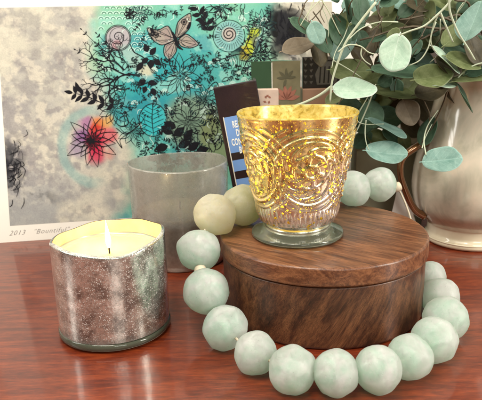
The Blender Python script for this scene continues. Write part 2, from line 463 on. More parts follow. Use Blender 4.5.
lay(ss(9, 2, np.abs(ay-(185+(ax-15)*.35)))*ss(70, 40, ax)*ss(.45, .6, n_c), (.12, .12, .13), .7)
# turquoise field
edge = 92 - .10*ay + 26*ss(60, 105, ay) + 26*ss(105, 160, ay)
tm = ss(-9, 16, ax-edge+34*(n_b-.5)) * ss(286, 262, ax+24*(n_c-.5)+np.where(ay > 60, -14, 0))
teal = np.stack([.06+.34*n_d, .44+.20*n_d+.10*n_c, .38+.20*n_c], -1)
tt = tm[..., None]; C = C*(1-tt)+teal*tt
core = tm*ss(92, 20, np.hypot((ax-168), (ay-88)*1.1)+50*(n_a-.5))
lay(core, (.02, .38, .46), .85)
lay(tm*ss(.56, .66, n_c), (.42, .76, .66), .55)
lay(tm*ss(.57, .67, n_b), (.04, .32, .40), .6)
lay(ss(34, 10, ax-88)*tm*ss(.35, .55, n_a)*ss(60, 90, ax), (.50, .66, .42), .7)
lay(tm*ss(34, 20, np.hypot(ax-190, ay-122)), (.30, .34, .22), .75)
lay(tm*ss(20, 12, np.hypot(ax-216, (ay-140)*.5)), (.34, .38, .18), .8)
lay(ss(14, 12, np.hypot(ax-153, (ay-120)*.85))*tm, (.06, .60, .66), .8)
# lime and amber stroke, snail, moon shell, butterfly colour
lay(ss(7, 4, np.abs(ax-(252-(ay-40)*.35)))*ss(16, 12, np.abs(ay-42)), (.66, .72, .05), .95)
lay(ss(6, 3, np.abs(ax-244))*ss(9, 5, np.abs(ay-53)), (.62, .50, .05), .9)
lay(ss(16, 14, np.hypot(ax-229, ay-36)), (.30, .56, .58), .8); lay(ss(8, 6, np.hypot(ax-229, ay-34)), (.62, .50, .46), .9)
lay(ss(13, 11.5, np.hypot(ax-118, ay-38)), (.56, .48, .52), .9)
lay(ss(6, 4, np.hypot(ax-117, ay-45)), (.66, .36, .40), .7)
lay(ss(9, 6, np.abs(ax-(128+(ay-52)*.75)))*ss(42, 48, ay)*ss(84, 74, ay), (.44, .60, .56), .8)
lay(ss(7, 4, np.hypot((ax-147)*.7, ay-70)), (.80, .70, .50), .7)
def inpoly(P):
    ins = np.zeros(ax.shape, bool); n = len(P)
    for i in range(n):
        (x0, y0), (x1, y1) = P[i], P[(i+1) % n]
        if y0 == y1: continue
        cond = ((y0 > ay) != (y1 > ay)) & (ax < (x1-x0)*(ay-y0)/(y1-y0)+x0); ins ^= cond
    return ins.astype(float)
WINGS = [[(174, 36), (168, 26), (158, 30), (147, 28), (153, 40), (162, 45), (173, 41)],
         [(175, 36), (178, 22), (188, 14), (191, 15), (190, 27), (184, 34), (177, 38)],
         [(174, 41), (165, 45), (164, 54), (169, 60), (176, 52), (177, 43)],
         [(178, 40), (186, 34), (196, 41), (198, 45), (190, 48), (181, 46)]]
for W_ in WINGS: lay(inpoly(W_), (.50, .38, .33), .9)
for W_ in WINGS: lay(inpoly(W_)*ss(.5, .6, n_c), (.40, .30, .30), .6)
# pale right part with dark blots
lay(ss(266, 280, ax+20*(n_c-.5))*ss(72, 50, ay)*ss(.4, .55, n_b), (.60, .55, .45), .6)
lay(ss(17, 6, np.abs(ax-284)+14*(n_b-.5))*ss(28, 16, np.abs(ay-30)+14*(n_c-.5)), (.03, .03, .035), 1.)
lay(ss(.50, .56, vnoise(GH, GW, 30, 21, 5))*ss(30, 10, np.hypot((ax-288)*.9, (ay-34)*.7)+14*(n_c-.5)), (.012, .012, .015), 1.)
lay(ss(9, 3, np.hypot(ax-257, (ay-42)*.8)+14*(n_c-.5)), (.06, .08, .14), .8)
lay(ss(306, 312, ax), (.60, .53, .44), .6)
# flower washes
FX, FY = 92, 141
for (dx, dy, r_, c_) in [(-9, -4, 13, (.34, .13, .36)), (-14, 8, 12, (.44, .34, .46)), (-6, -18, 10, (.50, .22, .42)), (7, -17, 11, (.85, .24, .04)), (3, -11, 9, (.70, .03, .03)),
                         (16, -5, 13, (.80, .14, .18)), (5, 15, 13, (.78, .06, .14)), (3, 4, 14, (.72, .03, .10)), (18, 12, 10, (.78, .40, .34)), (0, 0, 10, (.60, .02, .06)), (16, -20, 8, (.80, .45, .15))]:
    lay(ss(r_, r_*.35, np.hypot(ax-FX-dx, ay-FY-dy)+9*(n_c-.5)), c_, .85)
rr = np.hypot(ax-96, (ay-146)*.92)
lay(ss(7, 2, np.abs(rr-34+4*(n_c-.5)))*ss(112, 84, ax), (.30, .52, .50), .55)
C = np.clip((C*.86)**1.08, .01, .95); C[..., 0] *= .97
gv = [(float(gu[j, i]), -.012, float(gz[j, i])) for j in range(GH) for i in range(GW)]
gf = [(j*GW+i, (j+1)*GW+i, (j+1)*GW+i+1, j*GW+i+1) for j in range(GH-1) for i in range(GW-1)]
def m_print():
    m = NM('watercolour_print'); at = m.n('ShaderNodeAttribute'); at.attribute_name = 'wash'
    v = m.obj(); g = m.ramp(m.noise(v, 7, 5, .75), [(.3, .78), (.6, 1.05)])
    return m.done(m.pr(m.mix(.8, at.outputs['Color'], g, 'MULTIPLY'), .7, Specular__IOR__Level=.15))
po = mk('printed_picture', gv, gf, m_print(), art_root)
ca = po.data.color_attributes.new('wash', 'FLOAT_COLOR', 'POINT')
ca.data.foreach_set('color', np.concatenate([C.reshape(-1, 3), np.ones((GW*GH, 1))], 1).ravel().astype(np.float32))

class Ink:
    def __init__(s, lift): s.V, s.F, s.k = [], [], lift
    def stroke(s, pts, w=.8, taper=True, n=5):
        P = smooth_path([(p[0], p[1], 0) for p in pts], n); m = len(P)
        if m < 2: return
        b = len(s.V); s.k += .000012
        for i, p in enumerate(P):
            t = P[min(i+1, m-1)]-P[max(i-1, 0)]
            if t.length < 1e-6: t = Vector((1, 0, 0))
            t.normalize(); q = i/(m-1)
            ww = w*.5*((.45+.9*math.sin(PI*min(1, q*.9+.1))) if taper else 1)*(1+.12*math.sin(i*1.7))
            s.V.append(art(p.x-t.y*ww, p.y+t.x*ww, s.k)); s.V.append(art(p.x+t.y*ww, p.y-t.x*ww, s.k))
        for i in range(m-1): s.F.append((b+2*i, b+2*i+1, b+2*i+3, b+2*i+2))
    def leaf(s, x, y, ang, L, W, fill=True, w=.55):
        c, d = math.cos(ang), math.sin(ang); P = []
        for k in range(7): t = k/6; P.append((L*t, W*math.sin(PI*t**.8)))
        for k in range(5, 0, -1): t = k/6; P.append((L*t, -W*math.sin(PI*t**.8)))
        P = [(x+c*a-d*b_, y+d*a+c*b_) for a, b_ in P]
        if fill:
            s.k += .000012; b = len(s.V)
            for p in P: s.V.append(art(*p, s.k))
            s.F.append(tuple(range(b, b+len(P))))
        else:
            s.stroke(P[:7], w); s.stroke([P[6]]+P[7:]+[P[0]], w)
ink, soft, pale = Ink(.024), Ink(.018), Ink(.016)
def ring(I, x, y, r, w=.5, a0=0, a1=2*PI, sq=1., n=16):
    I.stroke([(x+r*math.cos(a0+(a1-a0)*k/n), y+sq*r*math.sin(a0+(a1-a0)*k/n)) for k in range(n+1)], w, False, 2)
def rosette(I, x, y, r, n, W, w=.6, ph=0, inner=True):
    for k in range(n):
        a = ph+2*PI*k/n+rnd.uniform(-.1, .1); L = r*rnd.uniform(.85, 1.1)
        I.leaf(x+math.cos(a)*r*.12, y+math.sin(a)*r*.12, a, L, W, False, w)
        if inner: I.stroke([(x, y), (x+math.cos(a)*L*.75, y+math.sin(a)*L*.75)], w*.7, True, 1)
def sprig(I, pts, L, W, step=3, w=.7, alt=True, shrink=.4):
    P = smooth_path([(p[0], p[1], 0) for p in pts], 8); I.stroke([(p[0], p[1]) for p in pts], w)
    for i in range(2, len(P)-1, step):
        t = (P[i+1]-P[i-1]).normalized(); a = math.atan2(t.y, t.x); k = 1-shrink*i/len(P)
        for sg in (-1, 1): I.leaf(P[i].x, P[i].y, a+sg*rnd.uniform(.75, 1.1), L*k*rnd.uniform(.85, 1.1), W*k)
    t = P[-1]-P[-3]; I.leaf(P[-1].x, P[-1].y, math.atan2(t.y, t.x), L*(1-shrink), W*(1-shrink))
# bold fern
sprig(ink, [(118, 105), (100, 102), (86, 96), (73, 93)], 11, 2.3, 4, .8, shrink=.15)
ink.leaf(79, 92, -1.9, 11, 2.2)
# branching coral
def coral(x, y, a, L, w, d):
    if d == 0 or L < 2: return
    x2, y2 = x+math.cos(a)*L, y+math.sin(a)*L
    ink.stroke([(x, y), ((x+x2)/2+rnd.uniform(-1, 1), (y+y2)/2+rnd.uniform(-1, 1)), (x2, y2)], w, False, 3)
    coral(x2, y2, a+rnd.uniform(.25, .75), L*rnd.uniform(.62, .86), w*.78, d-1)
    coral(x2, y2, a-rnd.uniform(.25, .75), L*rnd.uniform(.62, .86), w*.78, d-1)
coral(140, 76, PI+.08, 15, 2.0, 6); coral(124, 70, PI+.75, 12, 1.7, 5); coral(118, 76, PI-.75, 12, 1.6, 5); coral(104, 62, PI+.3, 10, 1., 5); coral(110, 80, PI-.4, 11, 1.1, 5); coral(130, 88, PI-.1, 12, 1.2, 5); coral(122, 60, PI+1.2, 9, 1., 5)
# loose leaf sprigs top left
for P in ([(112, 62), (98, 46), (82, 30)], [(104, 70), (92, 58), (76, 50)], [(112, 56), (106, 44), (97, 34)]):
    sprig(ink, P, 5, 1.1, 6, .5)
# scale pattern
for j in range(9):
    for i in range(12):
        x, y = 101+i*6.1+(j % 2)*3, 9+j*5.2
        if x < 98+abs(j-3)*1.2 or x > 150+rnd.uniform(-9, 6): continue
        if math.hypot(x-118, y-38) < 15: continue
        for q in (3.1, 2.0, 1.0): ring(pale if q != 2. else soft, x, y, q, .42, PI, 2*PI, 1, 6)
# snail
for q in (13, 11.8): ring(ink, 118, 38, q, .7)
ink.stroke([(118+(1+k*.42)*math.cos(k*.55), 37+(1+k*.42)*math.sin(k*.55)) for k in range(22)], .6)
ring(ink, 117, 45, 5.5, .5, sq=.7); ring(ink, 117, 45, 3.5, .45, sq=.7); ring(ink, 117, 45, 1.8, .4)
ink.stroke([(130, 44), (134, 52), (144, 58), (150, 68), (158, 76)], .9); ink.stroke([(112, 50), (116, 56), (124, 60), (130, 70)], .7)
# butterfly
for W_ in WINGS:
    ink.stroke(W_+[W_[0]], .9, False, 4)
    cx_, cy_ = sum(p[0] for p in W_)/len(W_), sum(p[1] for p in W_)/len(W_)
    soft.stroke([(cx_+(p[0]-cx_)*.72, cy_+(p[1]-cy_)*.72) for p in W_+[W_[0]]], .45, False, 3)
    for p in W_[1:]: ink.stroke([(176, 39), (176+(p[0]-176)*.6, 39+(p[1]-39)*.6+.7), p], .35)
for (x, y) in ((156, 35), (184, 22)): ring(ink, x, y, 2.6, .8); ring(ink, x, y, 1., 1.2)
ink.stroke([(187, 29), (189, 26), (190, 22)], 2.4); ink.stroke([(172, 32), (175, 38), (178, 46), (183, 50)], 2.6); ink.leaf(150, 28, .9, 8, 1.6)
# bold leaf branches
sprig(ink, [(207, 33), (206, 22), (199, 12), (196, 2)], 10, 2.5, 4, .7, shrink=.1)
for (x, y, a, L, W) in ((148, 52, -2.0, 9, 3.3), (150, 55, -.9, 10, 3), (154, 60, .6, 9, 3.2), (148, 58, 2.4, 9, 2.8), (151, 60, 1.6, 9, 3.6), (143, 62, 2.2, 12, 3),
                        (146, 80, 2.6, 11, 3), (148, 82, .2, 10, 3.), (152, 88, 1.2, 9, 3), (146, 86, 1.9, 8, 2.6)): ink.leaf(x, y, a, L, W)
for (x, y, a) in ((172, 134, -2.5), (174, 136, -.7), (168, 146, 2.9), (178, 146, -.3), (170, 156, 3.0), (182, 156, -.1), (188, 150, -.6), (176, 128, 3.6), (196, 152, -.3), (184, 140, -.9), (190, 160, .2), (160, 156, 2.9)):
    ink.leaf(x, y, a, 14, 4.2)
ink.stroke([(178, 168), (178, 150), (173, 134), (168, 126)], .9)
# moon shell
ink.stroke([(229+(1+k*.19)*math.cos(k*.42), 34+(1+k*.19)*math.sin(k*.42)) for k in range(42)], .8)
ring(soft, 229, 36, 16, .8)
for k in range(30):
    a = 2*PI*k/30; ink.stroke([(229+9.2*math.cos(a), 35+9.2*math.sin(a)), (229+14*math.cos(a+.1), 36+14*math.sin(a+.1))], .7, True, 1)
for k in range(16): soft.stroke([(222+k*2.2, 66), (228+k*1.4, 58-abs(k-8)*.3), (240, 48-abs(k-8)*.2)], .5)
ink.stroke([(212, 62), (226, 58), (240, 54), (256, 56)], .8); ink.stroke([(240, 28), (246, 26), (250, 34), (246, 46), (240, 54)], .8)
# line rosettes
rosette(ink, 180, 76, 21, 12, 4.2, .55); rosette(ink, 258, 55, 17, 11, 3.6, .75); rosette(ink, 222, 7, 13, 9, 2.8, .7)
rosette(ink, 113, 110, 15, 9, 3.6, .55); rosette(ink, 188, 122, 20, 11, 4.6, .5); rosette(soft, 140, 12, 12, 9, 2.5, .6); rosette(soft, 262, 24, 13, 12, 2.2, .6)
rosette(ink, 130, 14, 6, 6, 2, 1.); rosette(soft, 205, 98, 12, 10, 2.4, .6); rosette(soft, 132, 132, 13, 9, 3, .6)
# teal disc with leaf skeleton
ring(ink, 153, 120, 14, .8, sq=1.17)
ink.stroke([(153, 104), (152, 120), (154, 137)], .7)
for k in range(6):
    y = 107+k*4.6
    for sg in (-1, 1): ink.stroke([(153, y+3), (153+sg*6, y), (153+sg*(11-abs(k-3)), y-2)], .45)
rosette(ink, 217, 112, 11, 10, 2.5, .5)
for (x, y, a) in ((214, 152, -1.9), (216, 150, -1.2), (212, 144, -2.2), (219, 142, -.9), (215, 136, -1.6)): ink.leaf(x, y, a, 14, 3, False, .7)
ink.stroke([(205, 100), (209, 88), (216, 82), (219, 90), (218, 104)], .7)
# many fine sprigs through the turquoise field
occ = [(176, 38, 26), (118, 38, 16), (229, 36, 18), (92, 141, 30), (153, 120, 12)]
cnt = 0
while cnt < 520:
    x, y = rnd.uniform(96, 272), rnd.uniform(6, 170)
    lim = 94 + (0 if y < 60 else 26*min(1, (y-60)/45)) + (0 if y < 105 else 26*min(1, (y-105)/55))
    if x < lim or any(math.hypot(x-a, y-b) < c for a, b, c in occ) or (x < 140 and y < 48): continue
    a = rnd.uniform(0, 2*PI); cnt += 1; L = rnd.uniform(6, 12); k = rnd.uniform(-.5, .5)
    I = ink if rnd.random() < .55 else soft
    P = [(x, y), (x+math.cos(a)*L*.5, y+math.sin(a)*L*.5), (x+math.cos(a+k)*L, y+math.sin(a+k)*L)]
    if rnd.random() < .62: sprig(I, P, rnd.uniform(2.2, 4.0), rnd.uniform(.4, .85), 5, .32)
    elif rnd.random() < .5: I.leaf(x, y, a, L, L*.2, False, .5)
    else:
        for q in (3.2, 2.1, 1.1): ring(pale, x, y, q, .45, PI*.9, 2.1*PI, 1, 6)
for k in range(60):
    x, y = rnd.uniform(115, 268), rnd.uniform(8, 165); a = rnd.uniform(0, 2*PI)
    if x < 100+max(0, y-50)*.42: continue
    pale.stroke([(x, y), (x+4*math.cos(a), y+4*math.sin(a)), (x+7*math.cos(a+.6), y+7*math.sin(a+.6))], .4)
# red flower outline
for k in range(15):
    a = 2*PI*k/15+.1; L = 29*(.82+.18*math.sin(k*2.3))
    ink.leaf(FX, FY, a, L, 4.3, False, .6); ink.stroke([(FX, FY), (FX+math.cos(a)*L*.5, FY+math.sin(a)*L*.5)], .8, True, 1)
ink.stroke([(114, 120), (120, 126), (128, 124), (126, 116), (120, 118), (121, 123)], .8); ink.stroke([(116, 128), (126, 134), (138, 126), (146, 116)], .7)
ink.stroke([(112, 134), (116, 140), (122, 148), (120, 140), (128, 134)], .6)
for k in range(45):
    x, y = 12+abs(rnd.gauss(0, 6)), rnd.gauss(168, 15); a = rnd.uniform(0.6, 2.4); L = rnd.uniform(4, 14)
    ink.stroke([(x, y), (x+L*.5*math.cos(a)+rnd.uniform(-2, 2), y+L*.5*math.sin(a)), (x+L*math.cos(a+.5), y+L*math.sin(a+.5))], rnd.uniform(.2, .7))
for k in range(34):
    x, y = rnd.gauss(286, 8), rnd.gauss(30, 14); ink.stroke([(x, y), (x+rnd.uniform(-3, 3), y+4), (x+rnd.uniform(-5, 5), y+9)], rnd.uniform(.4, 1.1))
for I in (ink, soft, pale):
    I.F = [f for f in I.F if all(.05 < I.V[q][0] < 38.0 and 1.82 < I.V[q][2] < 25.7 for q in f)]
mk('ink_drawing', ink.V, ink.F, M['ink'], art_root, False)
mk('fine_line_drawing', soft.V, soft.F, M['inkthin'], art_root, False)
mk('white_line_drawing', pale.V, pale.F, M['inkpale'], art_root, False)

def text_mesh(name, body, size, mat, parent, loc, rot, shear=0., extrude=.004, align='LEFT', spacing=1., line=1., bold=0):
    cu = bpy.data.curves.new(name, 'FONT'); cu.body = body; cu.size = size*S; cu.shear = shear; cu.extrude = extrude*S
    cu.align_x = align; cu.space_character = spacing; cu.space_line = line; cu.offset = bold*S; cu.resolution_u = 3
    tmp = bpy.data.objects.new(name, cu); COL.objects.link(tmp)
    bpy.context.view_layer.update()
    me = bpy.data.meshes.new_from_object(tmp.evaluated_get(bpy.context.evaluated_depsgraph_get()))
    bpy.data.objects.remove(tmp); me.materials.clear(); me.materials.append(mat); me.name = name
    o = bpy.data.objects.new(name, me); COL.objects.link(o); o.parent = parent
    o.location = Vector(loc)*S; o.rotation_euler = rot
    return o
p0 = art(9, 236)
text_mesh('handwriting', '2013   "Bountiful"', .75, M['pencil'], art_root, (p0[0], -.02, p0[2]+.05), (PI/2, 0, 0), .45, .001, spacing=1.15, bold=-.012)

# ------------------------------------------------------------------ cartons, book and shelf things behind
# leaning spine-out book
bk = root('book', 'dark plum hardback book with blue lettered spine panel, tilted against the grey glass', 'book', (.3, 57.0, 0), (0, math.radians(-9.1), 0))
M['plum'] = simple('plum_cloth', (.018, .007, .010), .38, .5, .8, .3, Coat__Weight=.3)
M['blue'] = simple('blue_spine_panel', (.17, .32, .66), .5, .12, .7)
M['white'] = simple('white_lettering', (.88, .88, .86), .5, .03, 2)
M['pages'] = simple('page_edges', (.72, .62, .50), .7, .1, 3)
BW, BH, BD = 4.1, 16.8, 2.8
V, F = box(0, BW, 0, .35, 0, BH, .12); mk('spine', V, F, M['plum'], bk, False)
V, F = box(0, .25, .36, BD, 0, BH, .04); mk('cover', V, F, M['plum'], bk, False)
V, F = box(BW-.25, BW, .36, BD, 0, BH, .04); mk('cover', V, F, M['plum'], bk, False)
V, F = box(.27, BW-.27, .37, BD-.25, .3, BH-.45, .0); mk('pages', V, F, M['pages'], bk, False)
for (z0, z1) in ((10.35, 13.85), (8.5, 9.6), (2.6, 7.7)):
    V, F = box(.45, BW-.35, -.03, .02, z0, z1, .0); mk('spine_panel', V, F, M['blue'], bk, False)
M['gilt'] = simple('gilt_line', (.75, .70, .62), .35, .1, 2)
V, F = box(.38, .47, -.035, .02, 2.6, 13.9, 0); mk('gilt_border', V, F, M['gilt'], bk, False)
tt_ = text_mesh('title_lettering', "READER'S\nDIGEST\nCONDENSED\nBOOKS", .92, M['white'], bk, (2.05, -.045, 12.75), (PI/2, 0, 0), 0, .006, 'CENTER', 1., .92, .025); tt_.scale = (.47, 1, 1)

# green and olive carton with pink leaf print
M['green'] = simple('dark_green_card', (.030, .075, .035), .45, .2, .8)
M['olive'] = simple('olive_printed_card', (.24, .22, .13), .5, .3, 1.2)
M['pinkink'] = simple('faded_red_ink', (.42, .17, .12), .5, .3, 2)
M['darkink'] = simple('dark_olive_ink', (.13, .125, .075), .5, .3, 2)
gb = root('carton', 'tall dark green carton whose olive side is printed with a faded red leaf', 'carton', (3.5, 62.5, 0))
V = [(-2.1, .9, 0), (0, 0, 0), (2.95, .5, 0), (.8, 2.1, 0)]
V = V+[(x, y, 18.6) for x, y, _ in V]
mk('carton_body', V, [(0, 3, 2, 1), (4, 5, 6, 7), (0, 1, 5, 4), (1, 2, 6, 5), (2, 3, 7, 6), (3, 0, 4, 7)], [M['green'], M['olive']], gb, False, mi=[0, 0, 0, 1, 1, 0])
def carton_mark(name, shapes, mat):
    V, F = [], []
    for sh in shapes:
        b = len(V)
        for (a, z) in sh: V.append((2.95*a, .5*a-.03, z))
        F.append(tuple(range(b, b+len(sh))))
    mk(name, V, F, mat, gb, False)
def pleaf(a, z, ang, L, W):
    P = []
    for k in range(7): t_ = k/6; P.append((L*t_, W*math.sin(PI*t_)))
    for k in range(5, 0, -1): t_ = k/6; P.append((L*t_, -W*math.sin(PI*t_)))
    c, d = math.cos(ang), math.sin(ang)
    return [(a+(c*x-d*y)/3, z+d*x+c*y) for x, y in P]
carton_mark('red_leaf_print', [pleaf(.5, 14.7, q, 1.5, .24) for q in (.2, .75, 1.2, 1.7, 2.2, 2.8)], M['pinkink'])
carton_mark('sprig_print', [pleaf(.5, 16.9, q, 1.05, .15) for q in (.1, .8, 1.57, 2.4, 3.1, 4.4)], M['darkink'])
V, F = tube([(0, -.02, .3), (0, -.02, 18.5)], .05, 6); mk('pale_edge', V, F, M['gilt'], gb)  # pale strip along the near corner
# small pink and white box in front
M['pinkw'] = simple('blush_card', (.82, .62, .52), .5, .25, 1.)
pb = root('small_box', 'small blush and cream printed box standing between the plum book and green carton', 'box', (1.5, 60.1, 0))
V, F = box(0, 2.5, 0, 1.5, 0, 16.0, .05); mk('box_body', V, F, M['pinkw'], pb, False)
marks = []
for k in range(9): marks.append(pleaf(0, 0, 0, 1, 1))
V, F = [], []
for k in range(10):
    x, z, a = rnd.uniform(.3, 2.), rnd.uniform(13.2, 15.7), rnd.uniform(0, 6.28)
    b = len(V); L = rnd.uniform(.3, .6)
    for (q, w) in ((0, 0), (.5, .12), (1, 0), (.5, -.12)): V.append((x+math.cos(a)*L*q-math.sin(a)*w, -.02, z+math.sin(a)*L*q+math.cos(a)*w))
    F.append((b, b+1, b+2, b+3))
mk('printed_marks', V, F, M['pinkink'], pb, False)

# pinkish wooden shelf block with a black patterned tile on it
M['blockw'] = simple('pinkish_wood', (.34, .20, .13), .55, .2, .6)
wb = root('wood_block', 'plain pinkish wood block standing behind the gold cup', 'block', (6.7, 63.2, 0))
V, F = box(0, 4.9, 0, 2.7, 0, 15.7, .12); mk('block_body', V, F, M['blockw'], wb, False)
M['black'] = simple('black_tile', (.018, .016, .015), .3, .4, 2)
M['greypat'] = simple('grey_pattern', (.085, .08, .068), .45, .3, 3)
bt = root('picture_tile', 'small black tile with grey jar and leaf pattern on top of the pinkish wood block', 'tile', (6.75, 63.6, 15.72))
V, F = box(0, 3.9, 0, .5, 0, 3.2, .06); mk('tile_body', V, F, M['black'], bt, False)
def flat(parts, y):
    V, F = [], []
    for sh in parts:
        b = len(V); V += [(x, y, z) for x, z in sh]; F.append(tuple(range(b, b+len(sh))))
    return V, F
V, F = flat([[(1.5, .35), (3.5, .35), (3.7, 1.4), (3.3, 2.3), (3.3, 2.7), (1.7, 2.7), (1.7, 2.3), (1.3, 1.4)], [(1.4, 2.85), (3.6, 2.85), (3.4, 3.2), (1.6, 3.2)]], -.015)
mk('jar_motif', V, F, M['greypat'], bt, False)
V, F = flat([[(.6+.3*math.cos(a), z+.0), (.6+.5*math.cos(a), z+.35), (.6+.1*math.cos(a), z+.3)] for z in (.4, 1., 1.6, 2.2, 2.8) for a in (0, PI)], -.015)
mk('leaf_motif', V, F, M['greypat'], bt, False)
V, F = flat([[(1.7+.45*k, .5), (1.85+.45*k, .5), (1.95+.45*k, 2.2), (1.8+.45*k, 2.2)] for k in range(4)], -.022)
mk('stripe_motif', V, F, M['black'], bt, False)

# low painted box with a pale lid behind the beads
lb = root('storage_box', 'low olive grey box with a cream painted lid behind the strung beads', 'box', (12.7, 64.2, 0))
V, F = box(0, 7.6, 0, 3.0, 0, 9.4, .1); mk('box_body', V, F, M['ledge_front'], lb, False)
V, F = box(-.3, 7.9, -.3, 3.15, 9.42, 10.2, .12); mk('box_lid', V, F, M['ledge'], lb, False)
# folded white card beside the pitcher
cd = root('folded_card', 'white folded card standing beside the pitcher handle', 'card', (16.9, 60.2, 0))
V = [(-1.6, 0, 0), (2.1, .6, 0), (2.3, 1.0, 0), (-.9, 1.9, 0), (-.2, .7, 6.6), (.1, .75, 6.6)]
mk('card_fold', V, [(0, 1, 5, 4), (1, 2, 5), (2, 3, 4, 5), (3, 0, 4), (0, 3, 2, 1)], M['card'], cd, False)

# ------------------------------------------------------------------ front candle
cn = root('lit_candle', 'lit cream candle in a speckled silver mercury glass jar with wavy rim', 'candle', (-9.85, 41.75, 0))
def wave(z, a, top=7.45):
    k = max(0, (z-5.7)/(top-5.7)); return z + .10*k*math.cos(a) + k*k*(.15*math.sin(2*a+.4)+.10*math.sin(3*a+1.9)+.05*math.sin(7*a)-.10*math.exp(-((a-4.75)/.35)**2))
def wob(r, a, z): return r*(1+.006*math.sin(2*a+z*.5)+.003*math.sin(5*a))
outer = dens(rounded([(4.1, .72), (4.16, 4), (4.18, 7.38), (3.95, 7.46)], .14), .25)
inner = dens([(3.94, 7.43), (3.88, 5.6), (3.86, 5.0)], .25)
f_ = lambda r, z, a, i: (wob(r, a, z), wave(z, a))
V, F = lathe(outer, 160, f_); mk('silvered_wall', V, F, M['mercury'], cn)
V, F = lathe(inner, 160, f_); mk('inner_wall', V, F, M['merc_in'], cn)
base = rounded([(.01, 0), (3.7, 0), (4.22, .22), (4.17, .71), (.01, .71)], .22)
V, F = lathe(base, 128, lambda r, z, a, i: (wob(r, a, z), z+.05*math.sin(2*a)*(z > .5))); mk('glass_base', V, F, M['glass'], cn)
wx = [(.01, 6.0), (.5, 5.98), (1.2, 6.02), (2.6, 6.08), (3.4, 6.12), (3.7, 6.2), (3.85, 6.4)]
V, F = lathe(dens(wx[::-1], .2), 96); F = [q[::-1] for q in F]
V += [(3.84*math.cos(2*PI*k/96), 3.84*math.sin(2*PI*k/96), 1.) for k in range(96)]
b0 = len(V)-96; F += [(b0+k, b0+(k+1) % 96, (k+1) % 96, k) for k in range(96)]; F.append(tuple(b0+k for k in range(96))[::-1])
mk('wax', V, F, M['wax'], cn)
V, F = tube([(0, 0, 5.8), (.02, 0, 6.2), (.0, 0, 6.5), (.08, 0, 6.7)], [.07, .065, .06, .04], 8); mk('wick', V, F, M['wick'], cn)
fl = [(.01, 0), (.11, .10), (.19, .36), (.215, .65), (.18, 1.0), (.11, 1.5), (.05, 1.9), (.005, 2.2)]
V, F = lathe(dens(fl, .1), 24, lambda r, z, a, i: (r, z)); V = [(x-.10*(z/2.4)**2, y, z) for x, y, z in V]
mk('flame', V, F, M['flame'], cn, True, (0, 0, 6.4))

# ------------------------------------------------------------------ grey glass behind
gg = root('grey_candle_glass', 'unlit candle in a smoky grey glass tumbler behind the lit candle', 'candle', (-6.0, 56.5, 0))
gp = dens(rounded([(.01, 0), (4.35, 0), (4.6, .6), (4.80, 9.75), (4.6, 9.82), (4.25, 1.0), (.01, .9)], .12), .3)
V, F = lathe(gp, 128, lambda r, z, a, i: (r*(1+.004*math.sin(3*a+z)), z+(.09*math.sin(2*a+1)*(z > 9.3)))); mk('tumbler', V, F, M['grey'], gg)
V, F = lathe(dens([(.01, 1.05), (4.15, 1.05), (4.22, 5.0), (.01, 5.0)], .3), 96); mk('wax', V, F, M['waxgrey'], gg)
V, F = tube([(0, 0, 4.95), (.02, 0, 5.8)], .06, 8); mk('wick', V, F, M['wick'], gg)

# ------------------------------------------------------------------ wooden box
BX, BY = 6.43, 45.26
wb = root('round_wooden_box', 'round lidded walnut brown wooden box under the gold cup', 'box', (BX, BY, 0))
side = dens(rounded([(.01, 0.02), (7.85, .02), (7.96, .2), (7.98, 4.72), (7.6, 4.72)], .12), .3)
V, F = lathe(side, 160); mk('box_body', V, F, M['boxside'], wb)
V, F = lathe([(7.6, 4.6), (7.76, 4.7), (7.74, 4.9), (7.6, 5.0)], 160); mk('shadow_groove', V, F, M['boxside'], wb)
lidp = dens(rounded([(.01, 4.82), (8.08, 4.82), (8.15, 4.93), (8.15, 6.10), (8.02, 6.23), (.01, 6.23)], .10), .3)
V, F = lathe(lidp, 160, lambda r, z, a, i: (r, z+(.012*noise.noise(Vector((r*math.cos(a)*.3, r*math.sin(a)*.3, 0))) if z > 6.2 else 0)))
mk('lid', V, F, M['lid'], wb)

# ------------------------------------------------------------------ gold votive cup
CX, CY, CZ = 4.33, 44.36, 6.245
gc = root('gold_votive_cup', 'footed gold mercury glass cup with embossed medallions on the wooden box', 'cup', (CX, CY, CZ))
med = [math.radians(-81+72*k) for k in range(5)]
def relief(r, z, a):
    d = 0
    for m_ in med:
        da = (a-m_+PI) % (2*PI)-PI
        x = da*3.75; y = z-5.75; q = math.hypot(x, y)
        if q < 2.75:
            for (rq, wq, hq) in ((2.5, .10, .13), (2.18, .07, .08), (1.22, .09, .11), (.45, .12, .11)):
                d += hq*math.exp(-((q-rq)/wq)**2)
            th_ = math.atan2(y, x)
            if 1.3 < q < 2.1: d += .085*max(0, math.sin(7*th_+3.2*math.sin(q*3.3)))
            if .5 < q < 1.15: d += .07*max(0, math.cos(6*th_+q*2))
        elif abs(x) < 3.2 and q < 3.8 and 2.7 < z < 8.9: d += .05*max(0, math.sin(q*13))
    if 1.5 < z < 2.75:
        d += .09*abs(math.sin(a*26))*math.sin(PI*(z-1.5)/1.25)
    return d
bowl = dens([(2.5, 1.1), (2.9, 1.38), (3.05, 1.85), (3.25, 2.7), (3.72, 5.2), (4.12, 7.5), (4.42, 9.1), (4.5, 9.48)], .065)
V, F = lathe(bowl, 480, lambda r, z, a, i: (r+relief(r, z, a), z+(.05*math.sin(3*a) if z > 9.3 else 0)))
mk('embossed_bowl', V, F, M['gold'], gc)
rim = dens(rounded([(4.5, 9.48), (4.47, 9.6), (4.30, 9.6), (4.24, 9.4)], .06), .05)
V, F = lathe(rim, 240, lambda r, z, a, i: (r, z+.05*math.sin(3*a))); mk('rim', V, F, M['goldin'], gc)
